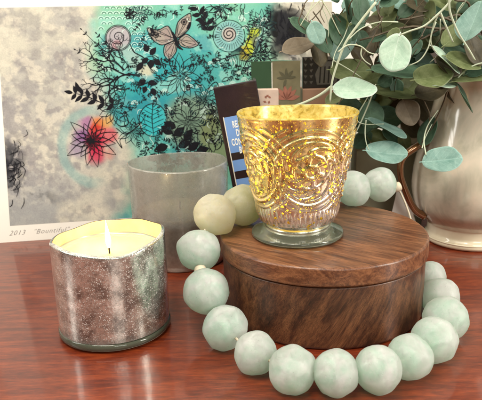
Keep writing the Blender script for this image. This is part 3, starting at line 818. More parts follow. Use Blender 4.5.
V, F = lathe(dens([(4.26, 9.42), (4.18, 9.0), (3.5, 5.2), (3.0, 2.7), (2.7, 2.0), (.01, 1.8)], .3), 160); mk('bowl_inside', V, F, M['goldin'], gc)
foot = rounded([(.01, 0.01), (3.4, .01), (3.58, .2), (3.54, .40), (2.9, .68), (2.6, .9), (2.48, 1.15), (.01, 1.15)], .12)
V, F = lathe(foot, 160); mk('glass_foot', V, F, M['glass'], gc)
V, F = lathe([(.01, .3), (2.25, .3), (2.38, .48), (2.25, 1.05), (.01, 1.05)], 96); mk('silvered_core', V, F, M['silver'], gc)
tl = root('tealight', 'small tealight burning inside the gold cup', 'candle', (CX, CY, CZ+1.85))
V, F = lathe(rounded([(.01, 0), (1.75, 0), (1.85, .1), (1.85, 1.5), (1.75, 1.5), (1.7, 1.2), (.01, 1.15)], .05), 48); mk('wax_cup', V, F, M['wax'], tl)
V, F = lathe(dens([(.01, 0), (.14, .15), (.22, .5), (.12, 1.1), (.01, 1.5)], .1), 16); mk('flame', V, F, M['flame'], tl, True, (0, 0, 1.35))

# ------------------------------------------------------------------ bead strand
BEADS = [(15.9, 47.0, 1.25, 1.25), (15.2, 42.5, 1.45, 1.45), (14.34, 38.7, 1.55, 1.55), (12.6, 35.75, 1.50, 1.50), (10.44, 33.85, 1.42, 1.42),
         (8.13, 32.5, 1.42, 1.42), (5.5, 32.3, 1.38, 1.38), (2.90, 32.71, 1.45, 1.45), (.72, 34.93, 1.37, 1.37), (-1.35, 38.15, 1.58, 1.58),
         (-2.72, 40.1, 3.5, 1.62), (-3.27, 42.64, 5.76, 1.60), (-2.06, 44.77, 7.84, 1.64), (.15, 47.18, 7.9, 1.64),
         (3.4, 50.3, 7.8, 1.55), (6.7, 51.6, 7.8, 1.55),
         (10.04, 51.7, 7.85, 1.55), (12.75, 53.1, 7.8, 1.52)]
bs = root('bead_strand', 'strand of large frosted sea green glass beads draped around the wooden box', 'beads', (BX, BY, 0))
for i, (x, y, z, r) in enumerate(BEADS):
    n, m_ = 64, 40; V, F, AL = [], [], []
    off = Vector((i*7.3, i*3.1, 0)); ax_ = Vector((rnd.uniform(-.3, .3), rnd.uniform(-.3, .3), 1)).normalized()
    fl_ = [(Vector((rnd.gauss(0, 1), rnd.gauss(0, 1), rnd.gauss(0, 1))).normalized(), rnd.uniform(.90, .985)) for _ in range(12)]
    q0, q1 = Vector(BEADS[max(i-1, 0)][:3]), Vector(BEADS[min(i+1, len(BEADS)-1)][:3]); axd = (q1-q0).normalized()
    ob = rnd.uniform(.93, 1.0)
    for j in range(m_+1):
        p = PI*j/m_
        for k in range(n):
            a = 2*PI*k/n
            d = Vector((math.sin(p)*math.cos(a), math.sin(p)*math.sin(a), math.cos(p)))
            al = abs(d.dot(axd))
            rr_ = (1+.07*noise.noise(d*1.3+off)+.02*noise.noise(d*4+off))*(1-(1-ob)*al)*(1-.10*max(0, (al-.90)/.10)**1.5)
            for (fn, fd) in fl_:
                q = d.dot(fn)
                if q*rr_ > fd: rr_ = rr_*.35+.65*fd/q
            V.append(tuple(d*r*1.05*rr_)); AL.append(al)
    for j in range(m_):
        for k in range(n): F.append((j*n+k, (j+1)*n+k, (j+1)*n+(k+1) % n, j*n+(k+1) % n))
    mt = M['beadw'] if i == 12 else M['beado'] if i == 13 else M['bead']
    lab = {12: 'cream bead with candle warmth in its colour by the left edge of the lid', 13: 'olive bead with candle warmth in its colour behind the gold cup'}.get(i)
    bo = mk('bead', V, F, mt, bs, True, (x-BX, y-BY, z), label=lab)
    bo.data.attributes.new('axial', 'FLOAT', 'POINT').data.foreach_set('value', AL)
end = (14.45, 53.6, 7.4)
V, F = lathe(rounded([(.12, -.42), (.40, -.36), (.46, 0), (.40, .36), (.12, .42)], .12), 24); mk('spacer', V, F, M['cord'], bs, True, (end[0]-BX, end[1]-BY, end[2])).rotation_euler = (0, 1.2, 0)
mid = [(BEADS[10][q]+BEADS[11][q])/2 for q in range(3)]
mid = (mid[0]-.15, mid[1]-.1, mid[2])
mk('spacer', V, F, M['cord'], bs, True, (mid[0]-BX, mid[1]-BY, mid[2])).rotation_euler = (-.9, 0, 0)
cp = [b[:3] for b in BEADS]+[end, (15.9, 53.2, 4.0), (16.3, 51.5, .25), (16.2, 49.5, .5), BEADS[0][:3]]
cp = smooth_path([(x-BX, y-BY, z) for x, y, z in cp], 4)
V, F = tube(cp, .09, 8, cap=False); mk('cord', V, F, M['cord'], bs)

# ------------------------------------------------------------------ pitcher
PX, PY = 23.7, 59.7
pt = root('pitcher', 'lustre glazed grey beige pitcher with cream foot and copper handle', 'pitcher', (PX, PY, 0))
prof = dens(rounded([(4.2, 2.0), (4.6, 2.5), (5.5, 3.6), (5.95, 5.6), (5.75, 8.2), (4.9, 11.5), (4.15, 14.2), (4.1, 15.8), (4.35, 16.9), (4.15, 17.0), (3.85, 15.8), (3.9, 14.2), (4.9, 10), (5.3, 6), (.01, 2.3)], .9, 6), .3)
V, F = lathe(prof, 128); mk('body', V, F, M['vase'], pt)
V, F = lathe(rounded([(.01, 0), (4.15, 0), (4.38, .25), (4.35, .7), (4.1, 1.05), (4.05, 1.9), (4.3, 2.2), (.01, 2.3)], .15, 5), 128); mk('foot', V, F, M['vasefoot'], pt)
V, F = tube([(4.32*math.cos(2*PI*k/96), 4.32*math.sin(2*PI*k/96), .6) for k in range(97)], .09, 8, cap=False); mk('foot_band', V, F, M['vasefoot'], pt)
hd = smooth_path([(-4.9, -1.0, 10.6), (-6.3, -1.5, 10.2), (-7.6, -1.7, 9.2), (-7.8, -1.8, 7.6), (-7.1, -1.7, 5.6), (-6.1, -1.5, 3.8), (-5.0, -1.4, 3.0)], 6)
V, F = tube(hd, [.42-.10*math.sin(PI*i/(len(hd)-1)) for i in range(len(hd))], 16); mk('handle', V, F, M['copper'], pt)

# ------------------------------------------------------------------ eucalyptus
pl = root('eucalyptus_bouquet', 'bunch of round leaved eucalyptus stems arranged in the lustre pitcher', 'plant', (PX, PY, 2.5))
O = Vector((PX, PY, 2.5))
LEAVES = [
    ((13.71, 53.5, 19.47), (-0.259, -0.288, -0.922), (0.0, -0.963, 0.269), 1.65, 1.43, 'P', 0.12),
    ((10.42, 54.5, 16.29), (0.999, -0.065, -0.018), (0.022, -0.59, 0.807), 1.93, 1.43, 'P', 0.12),
    ((13.78, 55.5, 10.24), (0.99, -0.106, -0.115), (0.081, -0.625, 0.776), 1.89, 1.4, 'T', 0.12),
    ((18.26, 53.0, 9.97), (0.996, -0.079, 0.113), (-0.033, -0.789, 0.614), 1.72, 1.27, 'T', 0.12),
    ((18.27, 54.0, 18.74), (0.669, -0.255, -0.7), (0.611, -0.4, 0.683), 1.67, 1.24, 'P', 0.12),
    ((14.48, 55.5, 17.71), (0.995, -0.126, -0.073), (0.086, -0.331, 0.94), 2.36, 1.75, 'G', 0.12),
    ((17.22, 54.0, 17.3), (0.985, 0.156, 0.137), (-0.083, -0.719, 0.69), 1.77, 1.31, 'O', 0.12),
    ((18.0, 54.1, 16.66), (0.996, -0.015, -0.086), (0.072, -0.313, 0.947), 1.52, 1.12, 'P', 0.12),
    ((21.65, 53.5, 17.05), (0.998, -0.084, 0.096), (-0.063, -0.17, 0.983), 2.64, 1.95, 'O', 0.12),
    ((14.03, 56.5, 12.36), (0.883, -0.161, -0.443), (0.419, -0.222, 0.88), 1.99, 1.48, 'T', 0.12),
    ((16.51, 58.5, 13.65), (0.342, -0.345, -0.879), (0.0, -0.963, 0.269), 1.32, 1.17, 'E', 0.12),
    ((12.91, 58.5, 13.45), (0.174, -0.175, -0.973), (0.0, -0.963, 0.269), 1.37, 1.27, 'G', 0.12),
    ((9.29, 56.5, 21.43), (0.259, -0.253, -0.932), (0.29, -0.898, 0.331), 1.54, 1.14, 'G', 0.12),
    ((7.01, 55.0, 21.31), (0.342, -0.194, -0.921), (0.0, -0.963, 0.269), 1.02, 0.84, 'T', 0.12),
    ((7.69, 56.0, 20.68), (0.5, -0.243, -0.831), (0.226, -0.895, 0.385), 1.27, 0.94, 'G', 0.12),
    ((5.74, 55.5, 21.94), (0.819, -0.171, -0.548), (0.319, -0.679, 0.662), 1.16, 0.86, 'G', 0.12),
    ((9.89, 56.0, 23.39), (0.139, -0.154, -0.985), (0.839, -0.48, 0.256), 1.25, 0.92, 'G', 0.12),
    ((10.95, 55.5, 23.34), (0.087, -0.202, -0.978), (0.432, -0.858, 0.279), 1.33, 0.98, 'G', 0.12),
    ((5.67, 57.5, 20.09), (0.966, 0.121, 0.235), (-0.157, -0.608, 0.778), 1.58, 1.17, 'E', 0.12),
    ((7.67, 58.5, 19.46), (0.174, -0.361, -0.922), (0.488, -0.814, 0.316), 1.33, 0.98, 'B', 0.12),
    ((10.66, 58.0, 17.74), (0.996, -0.085, -0.067), (0.042, -0.718, 0.695), 1.9, 1.41, 'O', 0.12),
    ((14.05, 59.5, 22.51), (0.766, 0.252, 0.597), (-0.344, -0.703, 0.622), 1.52, 1.13, 'O', 0.12),
    ((17.6, 61.5, 22.1), (0.94, -0.161, -0.31), (0.0, -0.963, 0.269), 1.78, 1.38, 'B', 0.12),
    ((16.95, 58.5, 23.49), (0.985, 0.037, -0.191), (0.096, -0.654, 0.75), 1.21, 0.9, 'B', 0.12),
    ((15.79, 60.0, 20.82), (0.866, -0.162, -0.474), (0.239, -0.735, 0.635), 1.94, 1.43, 'O', 0.12),
    ((20.49, 54.0, 21.9), (0.423, 0.33, 0.849), (-0.715, -0.502, 0.486), 1.91, 1.41, 'T', 0.12),
    ((19.13, 60.5, 20.92), (0.5, -0.118, -0.866), (0.26, -0.878, 0.401), 1.66, 1.23, 'O', 0.12),
    ((21.05, 59.5, 19.2), (0.866, -0.22, -0.458), (0.282, -0.664, 0.692), 1.74, 1.29, 'G', 0.12),
    ((20.02, 53.5, 15.43), (0.469, -0.17, -0.869), (0.782, -0.336, 0.525), 1.42, 1.05, 'G', 0.12),
    ((18.27, 57.5, 11.8), (0.375, 0.315, 0.875), (-0.752, -0.482, 0.45), 1.45, 1.07, 'G', 0.12),
    ((18.98, 61.5, 13.61), (0.5, -0.344, -0.803), (0.189, -0.911, 0.367), 1.84, 1.36, 'B', 0.12),
    ((15.13, 58.0, 15.38), (0.99, -0.124, -0.11), (0.125, -0.178, 0.976), 2.69, 1.99, 'O', 0.12),
    ((20.36, 57.5, 15.01), (0.766, -0.124, -0.633), (0.344, -0.703, 0.622), 0.76, 0.56, 'B', 0.12),
    ((10.03, 58.5, 20.23), (0.5, 0.126, 0.864), (-0.376, -0.809, 0.451), 1.7, 1.26, 'T', 0.12),
    ((12.07, 59.5, 18.66), (0.643, -0.215, -0.735), (0.498, -0.62, 0.607), 1.55, 1.15, 'B', 0.12),
    ((13.72, 60.5, 16.84), (0.94, 0.051, 0.341), (-0.148, -0.758, 0.635), 1.79, 1.32, 'O', 0.12),
    ((22.7, 61.5, 19.87), (0.94, 0.16, 0.31), (-0.226, -0.556, 0.8), 1.79, 1.33, 'G', 0.12),
    ((23.7, 60.5, 18.81), (0.866, -0.236, -0.453), (0.268, -0.689, 0.674), 1.58, 1.17, 'B', 0.12),
    ((21.19, 62.5, 22.22), (0.643, 0.162, 0.75), (-0.283, -0.831, 0.479), 1.6, 1.19, 'G', 0.12),
    ((15.02, 61.5, 12.69), (0.985, -0.155, -0.137), (0.0, -0.963, 0.269), 1.65, 1.23, 'G', 0.12),
    ((11.02, 59.5, 14.06), (0.866, -0.225, -0.456), (0.067, -0.923, 0.378), 1.49, 1.1, 'G', 0.12),
    ((9.45, 58.5, 15.18), (0.866, 0.181, 0.469), (-0.369, -0.479, 0.797), 1.16, 0.86, 'O', 0.12),
    ((22.16, 59.5, 23.59), (0.866, 0.167, 0.473), (-0.293, -0.645, 0.706), 1.42, 1.05, 'G', 0.12),
    ((19.63, 60.5, 23.87), (0.94, -0.015, -0.351), (0.183, -0.678, 0.712), 1.54, 1.14, 'O', 0.12),
    ((15.47, 60.0, 23.59), (0.966, 0.012, -0.272), (0.179, -0.514, 0.839), 1.43, 1.06, 'T', 0.12),
    ((21.5, 62.5, 14.67), (0.94, 0.009, -0.357), (0.252, -0.464, 0.849), 1.86, 1.38, 'O', 0.12),
    ((16.86, 59.5, 16.06), (0.643, 0.252, 0.725), (-0.448, -0.68, 0.58), 1.47, 1.09, 'O', 0.12),
    ((13.2, 60.5, 20.31), (0.342, 0.229, 0.912), (-0.651, -0.63, 0.422), 1.47, 1.09, 'B', 0.12),
    ((15.2, 61.5, 15.73), (0.5, -0.118, -0.866), (0.55, -0.658, 0.514), 1.42, 1.05, 'B', 0.12),
    ((23.27, 57.5, 21.18), (0.5, -0.274, -0.823), (0.429, -0.77, 0.472), 1.3, 0.96, 'G', 0.12),
    ((24.21, 57.5, 14.72), (0.866, -0.097, -0.492), (0.369, -0.479, 0.797), 1.53, 1.13, 'O', 0.12),
    ((12.93, 57.5, 25.1), (0.766, -0.129, -0.631), (0.344, -0.703, 0.622), 1.45, 1.08, 'G', 0.12),
    ((16.74, 57.5, 25.18), (0.94, 0.018, 0.35), (-0.166, -0.72, 0.674), 1.54, 1.14, 'P', 0.12),
    ((20.27, 58.5, 25.17), (0.985, -0.042, -0.168), (0.105, -0.605, 0.789), 1.57, 1.16, 'T', 0.12),
    ((8.42, 56.5, 24.98), (0.5, -0.19, -0.846), (0.429, -0.77, 0.472), 1.25, 0.93, 'G', 0.12),
    ((19.79, 54.0, 18.53), (0.94, -0.088, -0.331), (0.226, -0.556, 0.8), 1.59, 1.17, 'O', 0.12),
    ((20.96, 54.5, 19.52), (0.342, -0.3, -0.892), (0.282, -0.891, 0.355), 1.5, 1.11, 'B', 0.12),
    ((19.54, 55.5, 20.75), (0.766, 0.275, 0.591), (-0.238, -0.819, 0.523), 1.43, 1.06, 'O', 0.12),
    ((21.72, 54.8, 18.1), (0.866, 0.025, 0.512), (-0.268, -0.689, 0.674), 1.43, 1.06, 'G', 0.12),
    ((18.92, 55.0, 18.16), (0.866, -0.024, -0.512), (0.217, -0.767, 0.604), 1.35, 1.0, 'B', 0.12),
    ((16.77, 62.5, 13.96), (0.94, 0.034, 0.346), (-0.103, -0.843, 0.528), 1.77, 1.31, 'B', 0.12),
    ((15.13, 61.5, 17.52), (0.5, -0.313, -0.812), (0.189, -0.911, 0.367), 1.81, 1.34, 'B', 0.12),
    ((18.1, 61.5, 18.43), (0.94, 0.019, -0.361), (0.148, -0.758, 0.635), 1.8, 1.34, 'G', 0.12),
    ((14.15, 62.5, 14.44), (1.0, -0.067, 0.019), (0.0, -0.963, 0.269), 1.66, 1.24, 'O', 0.12),
    ((13.07, 62.5, 15.7), (0.643, -0.175, -0.746), (0.103, -0.931, 0.349), 1.55, 1.14, 'G', 0.12),
    ((18.07, 57.0, 15.68), (0.985, 0.029, 0.172), (-0.093, -0.672, 0.735), 1.51, 1.12, 'B', 0.12),
    ((18.22, 63.5, 11.27), (0.766, -0.059, -0.651), (0.227, -0.828, 0.512), 1.39, 1.03, 'B', 0.12),
    ((12.21, 61.5, 20.9), (0.766, 0.278, 0.59), (-0.227, -0.828, 0.512), 1.29, 0.95, 'E', 0.12),
    ((16.82, 62.92, 16.11), (0.883, 0.063, 0.47), (-0.18, -0.799, 0.574), 1.92, 1.42, 'G', 0.15),
    ((16.36, 65.28, 16.03), (0.115, 0.335, 0.938), (-0.353, -0.889, 0.291), 1.89, 1.4, 'O', 0.15),
    ((19.92, 61.87, 20.75), (0.804, -0.115, -0.585), (0.263, -0.768, 0.584), 1.3, 0.96, 'G', 0.15),
    ((24.38, 64.38, 17.41), (0.999, -0.099, 0.08), (-0.036, -0.485, 0.874), 1.8, 1.33, 'O', 0.15),
    ((20.67, 63.32, 20.21), (0.519, -0.148, -0.846), (0.0, -0.963, 0.269), 1.4, 1.08, 'G', 0.15),
    ((26.99, 65.43, 17.14), (0.606, 0.184, 0.775), (-0.575, -0.548, 0.607), 1.89, 1.4, 'O', 0.15),
    ((23.13, 62.68, 23.63), (0.469, -0.335, -0.824), (0.623, -0.594, 0.509), 1.5, 1.11, 'T', 0.15),
    ((21.3, 62.77, 22.96), (0.829, -0.102, -0.552), (0.0, -0.963, 0.269), 1.57, 1.28, 'G', 0.15),
    ((19.18, 64.01, 23.31), (0.126, -0.352, -0.932), (0.0, -0.963, 0.269), 1.49, 1.32, 'T', 0.15),
    ((16.17, 61.75, 19.34), (1.0, -0.047, 0.004), (0.004, -0.736, 0.677), 1.56, 1.16, 'G', 0.15),
    ((22.54, 63.44, 15.88), (0.772, 0.065, 0.641), (0.0, -0.963, 0.269), 1.52, 1.17, 'G', 0.15),
    ((18.11, 62.8, 22.93), (0.653, -0.195, -0.732), (0.509, -0.596, 0.621), 1.8, 1.33, 'G', 0.15),
    ((24.64, 64.45, 17.14), (0.899, -0.083, -0.431), (0.313, -0.5, 0.808), 1.86, 1.37, 'G', 0.15),
    ((24.84, 63.57, 14.43), (0.136, -0.197, -0.974), (0.0, -0.963, 0.269), 1.77, 1.36, 'O', 0.15),
    ((18.92, 63.17, 14.82), (0.859, -0.092, -0.505), (0.354, -0.536, 0.767), 1.46, 1.08, 'G', 0.15),
    ((21.44, 63.85, 14.53), (0.577, 0.285, 0.769), (0.0, -0.963, 0.269), 1.47, 1.37, 'O', 0.15),
    ((22.07, 61.72, 17.56), (0.652, 0.294, 0.705), (0.0, -0.963, 0.269), 1.24, 0.99, 'O', 0.15),
    ((26.17, 64.15, 19.14), (0.893, 0.1, 0.44), (-0.264, -0.639, 0.722), 1.65, 1.22, 'O', 0.15),
    ((14.78, 64.83, 20.35), (0.354, 0.144, 0.931), (-0.374, -0.845, 0.383), 1.46, 1.08, 'G', 0.15),
    ((20.56, 62.67, 21.45), (0.153, -0.339, -0.931), (0.248, -0.922, 0.297), 1.42, 1.05, 'G', 0.15),
    ((19.79, 63.88, 15.24), (0.432, 0.137, 0.898), (-0.591, -0.651, 0.476), 1.74, 1.29, 'T', 0.15),
    ((25.39, 61.93, 17.73), (0.003, 0.309, 0.952), (0.0, -0.963, 0.269), 1.46, 1.25, 'O', 0.15),
    ((24.87, 63.42, 18.21), (1.0, 0.032, 0.012), (0.0, -0.963, 0.269), 1.55, 1.33, 'G', 0.15),
    ((23.88, 62.5, 23.0), (0.81, 0.199, 0.552), (-0.169, -0.859, 0.483), 1.61, 1.19, 'O', 0.15),
    ((26.3, 63.99, 19.03), (0.374, 0.308, 0.877), (-0.285, -0.886, 0.367), 1.46, 1.08, 'T', 0.15),
    ((14.58, 62.47, 23.49), (0.982, -0.116, -0.163), (0.08, -0.76, 0.645), 1.47, 1.09, 'T', 0.15),
    ((17.38, 63.93, 21.93), (0.796, 0.158, 0.584), (0.0, -0.963, 0.269), 1.34, 1.33, 'T', 0.15),
    ((24.72, 62.63, 14.4), (0.386, 0.222, 0.896), (-0.785, -0.417, 0.457), 1.9, 1.4, 'G', 0.15),
    ((22.19, 62.03, 24.52), (0.555, -0.166, -0.817), (0.0, -0.963, 0.269), 1.42, 1.09, 'O', 0.15),
    ((20.54, 64.61, 13.84), (0.046, 0.247, 0.968), (-0.647, -0.726, 0.233), 1.96, 1.45, 'G', 0.15),
    ((23.0, 63.4, 13.45), (0.478, -0.328, -0.82), (0.106, -0.941, 0.322), 1.75, 1.29, 'B', 0.15),
    ((20.29, 63.83, 15.92), (0.64, -0.302, -0.714), (0.569, -0.519, 0.637), 1.49, 1.1, 'T', 0.15),
    ((15.83, 62.11, 19.5), (0.862, 0.236, 0.461), (-0.266, -0.699, 0.664), 1.6, 1.18, 'O', 0.15),
    ((17.65, 64.39, 15.17), (0.08, 0.153, 0.992), (-0.532, -0.803, 0.269), 1.87, 1.38, 'O', 0.15),
    ((23.02, 65.31, 24.43), (0.897, -0.233, -0.394), (0.344, -0.417, 0.841), 1.86, 1.37, 'O', 0.15),
    ((22.15, 61.77, 19.82), (0.583, -0.113, -0.812), (0.459, -0.706, 0.539), 1.33, 0.98, 'B', 0.15),
    ((15.96, 64.47, 20.64), (0.972, 0.05, -0.257), (0.142, -0.606, 0.783), 1.3, 0.96, 'O', 0.15),
    ((16.09, 65.16, 16.84), (0.882, -0.172, -0.441), (0.283, -0.627, 0.726), 1.65, 1.22, 'O', 0.15),
    ((16.49, 63.98, 17.57), (0.985, 0.055, -0.193), (0.0, -0.963, 0.269), 1.63, 1.3, 'G', 0.15),
    ((17.89, 64.95, 14.95), (0.567, -0.276, -0.778), (0.0, -0.963, 0.269), 1.5, 1.38, 'T', 0.15),
    ((16.31, 61.86, 16.71), (0.864, -0.137, -0.485), (0.398, -0.406, 0.823), 1.69, 1.25, 'O', 0.15),
    ((19.81, 63.62, 20.42), (0.332, 0.357, 0.88), (0.0, -0.963, 0.269), 1.57, 1.31, 'G', 0.15),
    ((22.75, 64.78, 22.35), (0.869, -0.18, -0.464), (0.0, -0.963, 0.269), 1.33, 1.33, 'O', 0.15),
    ((19.53, 64.68, 14.89), (0.799, -0.078, -0.603), (0.0, -0.963, 0.269), 1.5, 1.35, 'G', 0.15),
    ((24.47, 63.57, 17.19), (0.45, -0.296, -0.845), (0.605, -0.627, 0.491), 1.84, 1.36, 'B', 0.15),
    ((19.36, 65.06, 23.93), (0.124, 0.23, 0.966), (-0.417, -0.86, 0.294), 1.27, 0.94, 'T', 0.15),
    ((18.36, 62.79, 20.03), (0.243, -0.168, -0.96), (0.0, -0.963, 0.269), 1.43, 1.28, 'T', 0.15),
    ((15.8, 62.11, 23.19), (0.367, -0.16, -0.921), (0.473, -0.779, 0.411), 1.45, 1.07, 'G', 0.15),
    ((24.16, 62.88, 15.99), (0.32, -0.212, -0.924), (0.77, -0.491, 0.407), 1.73, 1.28, 'G', 0.15),
    ((15.25, 64.64, 24.9), (0.471, 0.286, 0.836), (0.0, -0.963, 0.269), 1.56, 1.24, 'G', 0.15),
    ((22.27, 62.42, 16.33), (0.078, 0.241, 0.968), (-0.535, -0.801, 0.267), 1.35, 1.0, 'O', 0.15),
    ((24.77, 61.77, 16.59), (0.907, 0.191, 0.384), (-0.319, -0.445, 0.837), 1.7, 1.26, 'T', 0.15),
    ((17.97, 65.4, 16.94), (0.976, 0.067, 0.206), (-0.132, -0.601, 0.788), 1.99, 1.47, 'O', 0.15),
    ((20.4, 64.85, 16.8), (0.494, -0.335, -0.809), (0.587, -0.621, 0.52), 1.4, 1.04, 'G', 0.15),
    ((22.98, 64.23, 22.16), (0.996, 0.025, 0.087), (-0.073, -0.339, 0.938), 1.81, 1.34, 'O', 0.15),
    ((23.86, 65.0, 24.4), (0.904, -0.041, -0.432), (0.291, -0.541, 0.789), 1.84, 1.36, 'B', 0.15),
    ((19.92, 61.93, 20.29), (0.834, 0.126, 0.538), (-0.422, -0.45, 0.787), 1.57, 1.16, 'O', 0.15),
    ((22.1, 59.36, 22.77), (0.999, 0.006, 0.042), (0.0, -0.963, 0.269), 0.67, 0.58, 'O', 0.18),
    ((12.51, 61.5, 24.91), (0.334, -0.165, -0.933), (0.502, -0.768, 0.399), 1.05, 0.78, 'T', 0.18),
    ((14.0, 57.15, 23.97), (0.832, 0.156, 0.532), (-0.235, -0.777, 0.584), 0.99, 0.73, 'G', 0.18),
    ((20.12, 58.96, 17.52), (0.762, 0.279, 0.594), (-0.42, -0.6, 0.681), 1.14, 0.85, 'G', 0.18),
    ((12.79, 58.07, 22.33), (0.969, 0.004, 0.255), (-0.183, -0.451, 0.873), 0.82, 0.61, 'B', 0.18),
    ((9.94, 57.22, 22.38), (0.089, 0.232, 0.969), (-0.849, -0.483, 0.214), 1.07, 0.79, 'O', 0.18),
    ((23.46, 58.41, 18.12), (0.557, -0.182, -0.812), (0.63, -0.515, 0.582), 1.0, 0.74, 'G', 0.18),
    ((14.45, 59.21, 23.63), (0.107, 0.254, 0.961), (-0.653, -0.707, 0.27), 0.89, 0.66, 'O', 0.18),
    ((10.98, 61.25, 24.58), (0.426, -0.132, -0.902), (0.257, -0.891, 0.374), 0.74, 0.55, 'T', 0.18),
    ((17.59, 59.6, 23.68), (0.491, 0.182, 0.854), (-0.347, -0.831, 0.435), 0.76, 0.56, 'G', 0.18),
    ((12.05, 61.19, 20.14), (0.986, 0.062, 0.157), (0.0, -0.963, 0.269), 0.78, 0.68, 'B', 0.18),
    ((14.32, 56.74, 20.89), (0.513, 0.13, 0.855), (0.0, -0.963, 0.269), 0.75, 0.58, 'O', 0.18),
    ((17.79, 58.6, 16.01), (0.551, -0.157, -0.823), (0.669, -0.457, 0.586), 0.96, 0.71, 'G', 0.18),
    ((14.24, 58.82, 16.65), (0.897, 0.17, 0.411), (0.0, -0.963, 0.269), 0.79, 0.66, 'G', 0.18),
    ((16.72, 58.26, 19.79), (0.688, 0.122, 0.719), (0.0, -0.963, 0.269), 0.83, 0.66, 'G', 0.18),
    ((19.13, 57.21, 16.66), (0.89, 0.125, 0.439), (0.0, -0.963, 0.269), 0.69, 0.56, 'G', 0.18),
    ((10.47, 57.5, 23.38), (0.308, -0.315, -0.9), (0.0, -0.963, 0.269), 0.69, 0.63, 'B', 0.18),
    ((17.16, 59.94, 20.59), (0.585, 0.215, 0.782), (-0.643, -0.463, 0.611), 0.94, 0.69, 'G', 0.18),
    ((17.96, 58.06, 23.09), (0.085, 0.268, 0.96), (-0.603, -0.753, 0.264), 0.83, 0.61, 'O', 0.18),
    ((18.61, 61.17, 18.46), (0.969, -0.106, -0.227), (0.0, -0.963, 0.269), 0.92, 0.71, 'T', 0.18),
    ((17.92, 59.11, 17.57), (0.845, -0.094, -0.528), (0.113, -0.893, 0.435), 0.85, 0.63, 'G', 0.18),
    ((14.49, 58.57, 17.91), (0.184, -0.212, -0.961), (0.0, -0.963, 0.269), 0.96, 0.71, 'G', 0.18),
    ((20.62, 60.99, 24.14), (0.135, -0.336, -0.935), (0.54, -0.788, 0.296), 1.04, 0.77, 'O', 0.18),
    ((22.54, 57.11, 19.29), (0.285, 0.148, 0.954), (-0.552, -0.743, 0.378), 0.91, 0.67, 'G', 0.18),
    ((18.0, 59.77, 21.27), (0.531, 0.133, 0.843), (0.0, -0.963, 0.269), 0.67, 0.53, 'G', 0.18),
    ((19.07, 60.08, 21.3), (0.986, 0.013, -0.177), (0.0, -0.963, 0.269), 0.73, 0.65, 'G', 0.18),
    ((12.07, 61.25, 22.34), (0.242, 0.23, 0.943), (-0.453, -0.821, 0.347), 1.08, 0.8, 'G', 0.18),
    ((21.4, 60.89, 22.74), (0.508, -0.21, -0.835), (0.0, -0.963, 0.269), 0.71, 0.61, 'O', 0.18),
    ((13.01, 56.92, 20.6), (0.967, 0.141, 0.224), (-0.188, -0.457, 0.87), 0.92, 0.68, 'G', 0.18),
    ((10.36, 57.45, 23.84), (0.546, 0.317, 0.781), (-0.393, -0.782, 0.484), 0.9, 0.66, 'T', 0.18),
    ((21.12, 59.1, 21.75), (0.419, 0.286, 0.863), (0.0, -0.963, 0.269), 0.7, 0.74, 'G', 0.18),
    ((22.82, 60.7, 18.81), (0.815, -0.234, -0.536), (0.476, -0.37, 0.798), 1.15, 0.85, 'O', 0.18),
    ((14.51, 60.3, 18.77), (0.915, 0.049, 0.406), (-0.119, -0.847, 0.517), 0.74, 0.55, 'T', 0.18),
    ((21.5, 61.28, 17.18), (0.236, -0.347, -0.912), (0.527, -0.775, 0.349), 1.11, 0.82, 'O', 0.18),
    ((21.64, 57.36, 21.41), (0.851, 0.028, 0.537), (-0.426, -0.376, 0.823), 1.02, 0.76, 'O', 0.18),
    ((21.58, 61.4, 22.55), (0.018, 0.354, 0.939), (-0.736, -0.648, 0.195), 1.15, 0.85, 'G', 0.18),
    ((10.7, 61.19, 21.57), (1.0, 0.055, 0.015), (0.0, -0.963, 0.269), 0.86, 0.69, 'O', 0.18),
    ((11.79, 58.41, 20.65), (0.254, -0.354, -0.905), (0.0, -0.963, 0.269), 0.83, 0.66, 'G', 0.18),
    ((20.08, 61.22, 17.7), (0.959, 0.072, 0.275), (-0.169, -0.624, 0.763), 0.75, 0.55, 'G', 0.18),
    ((10.76, 57.86, 21.2), (0.228, 0.249, 0.941), (0.0, -0.963, 0.269), 0.76, 0.62, 'G', 0.18),
    ((16.07, 58.76, 23.2), (0.696, 0.121, 0.712), (-0.322, -0.777, 0.541), 1.05, 0.78, 'G', 0.18),
    ((14.23, 58.79, 17.98), (0.709, 0.105, 0.703), (-0.551, -0.452, 0.701), 0.85, 0.63, 'O', 0.18),
    ((15.42, 59.1, 16.01), (0.038, 0.246, 0.969), (0.0, -0.963, 0.269), 0.78, 0.7, 'G', 0.18),
    ((21.9, 59.0, 20.48), (0.659, -0.224, -0.718), (0.355, -0.765, 0.537), 0.68, 0.5, 'B', 0.18),
    ((23.43, 60.35, 18.8), (0.075, 0.196, 0.981), (-0.833, -0.513, 0.208), 1.0, 0.74, 'O', 0.18),
    ((21.05, 57.33, 20.84), (0.547, -0.144, -0.829), (0.735, -0.331, 0.592), 1.06, 0.79, 'G', 0.18),
    ((12.66, 61.5, 12.34), (0.342, -0.318, -0.887), (0.0, -0.963, 0.269), 1.34, 1.03, 'G', 0.12),
    ((11.43, 61.5, 12.37), (0.766, -0.155, -0.624), (0.0, -0.963, 0.269), 1.24, 0.93, 'G', 0.12),
    ((14.61, 62.5, 10.45), (0.94, -0.201, -0.299), (0.148, -0.758, 0.635), 1.27, 0.94, 'O', 0.12),
    ((12.93, 62.5, 10.28), (0.766, 0.059, 0.651), (-0.119, -0.909, 0.401), 1.16, 0.86, 'G', 0.12),
    ((16.08, 62.5, 10.63), (0.766, -0.107, -0.637), (0.279, -0.778, 0.563), 1.26, 0.94, 'G', 0.12),
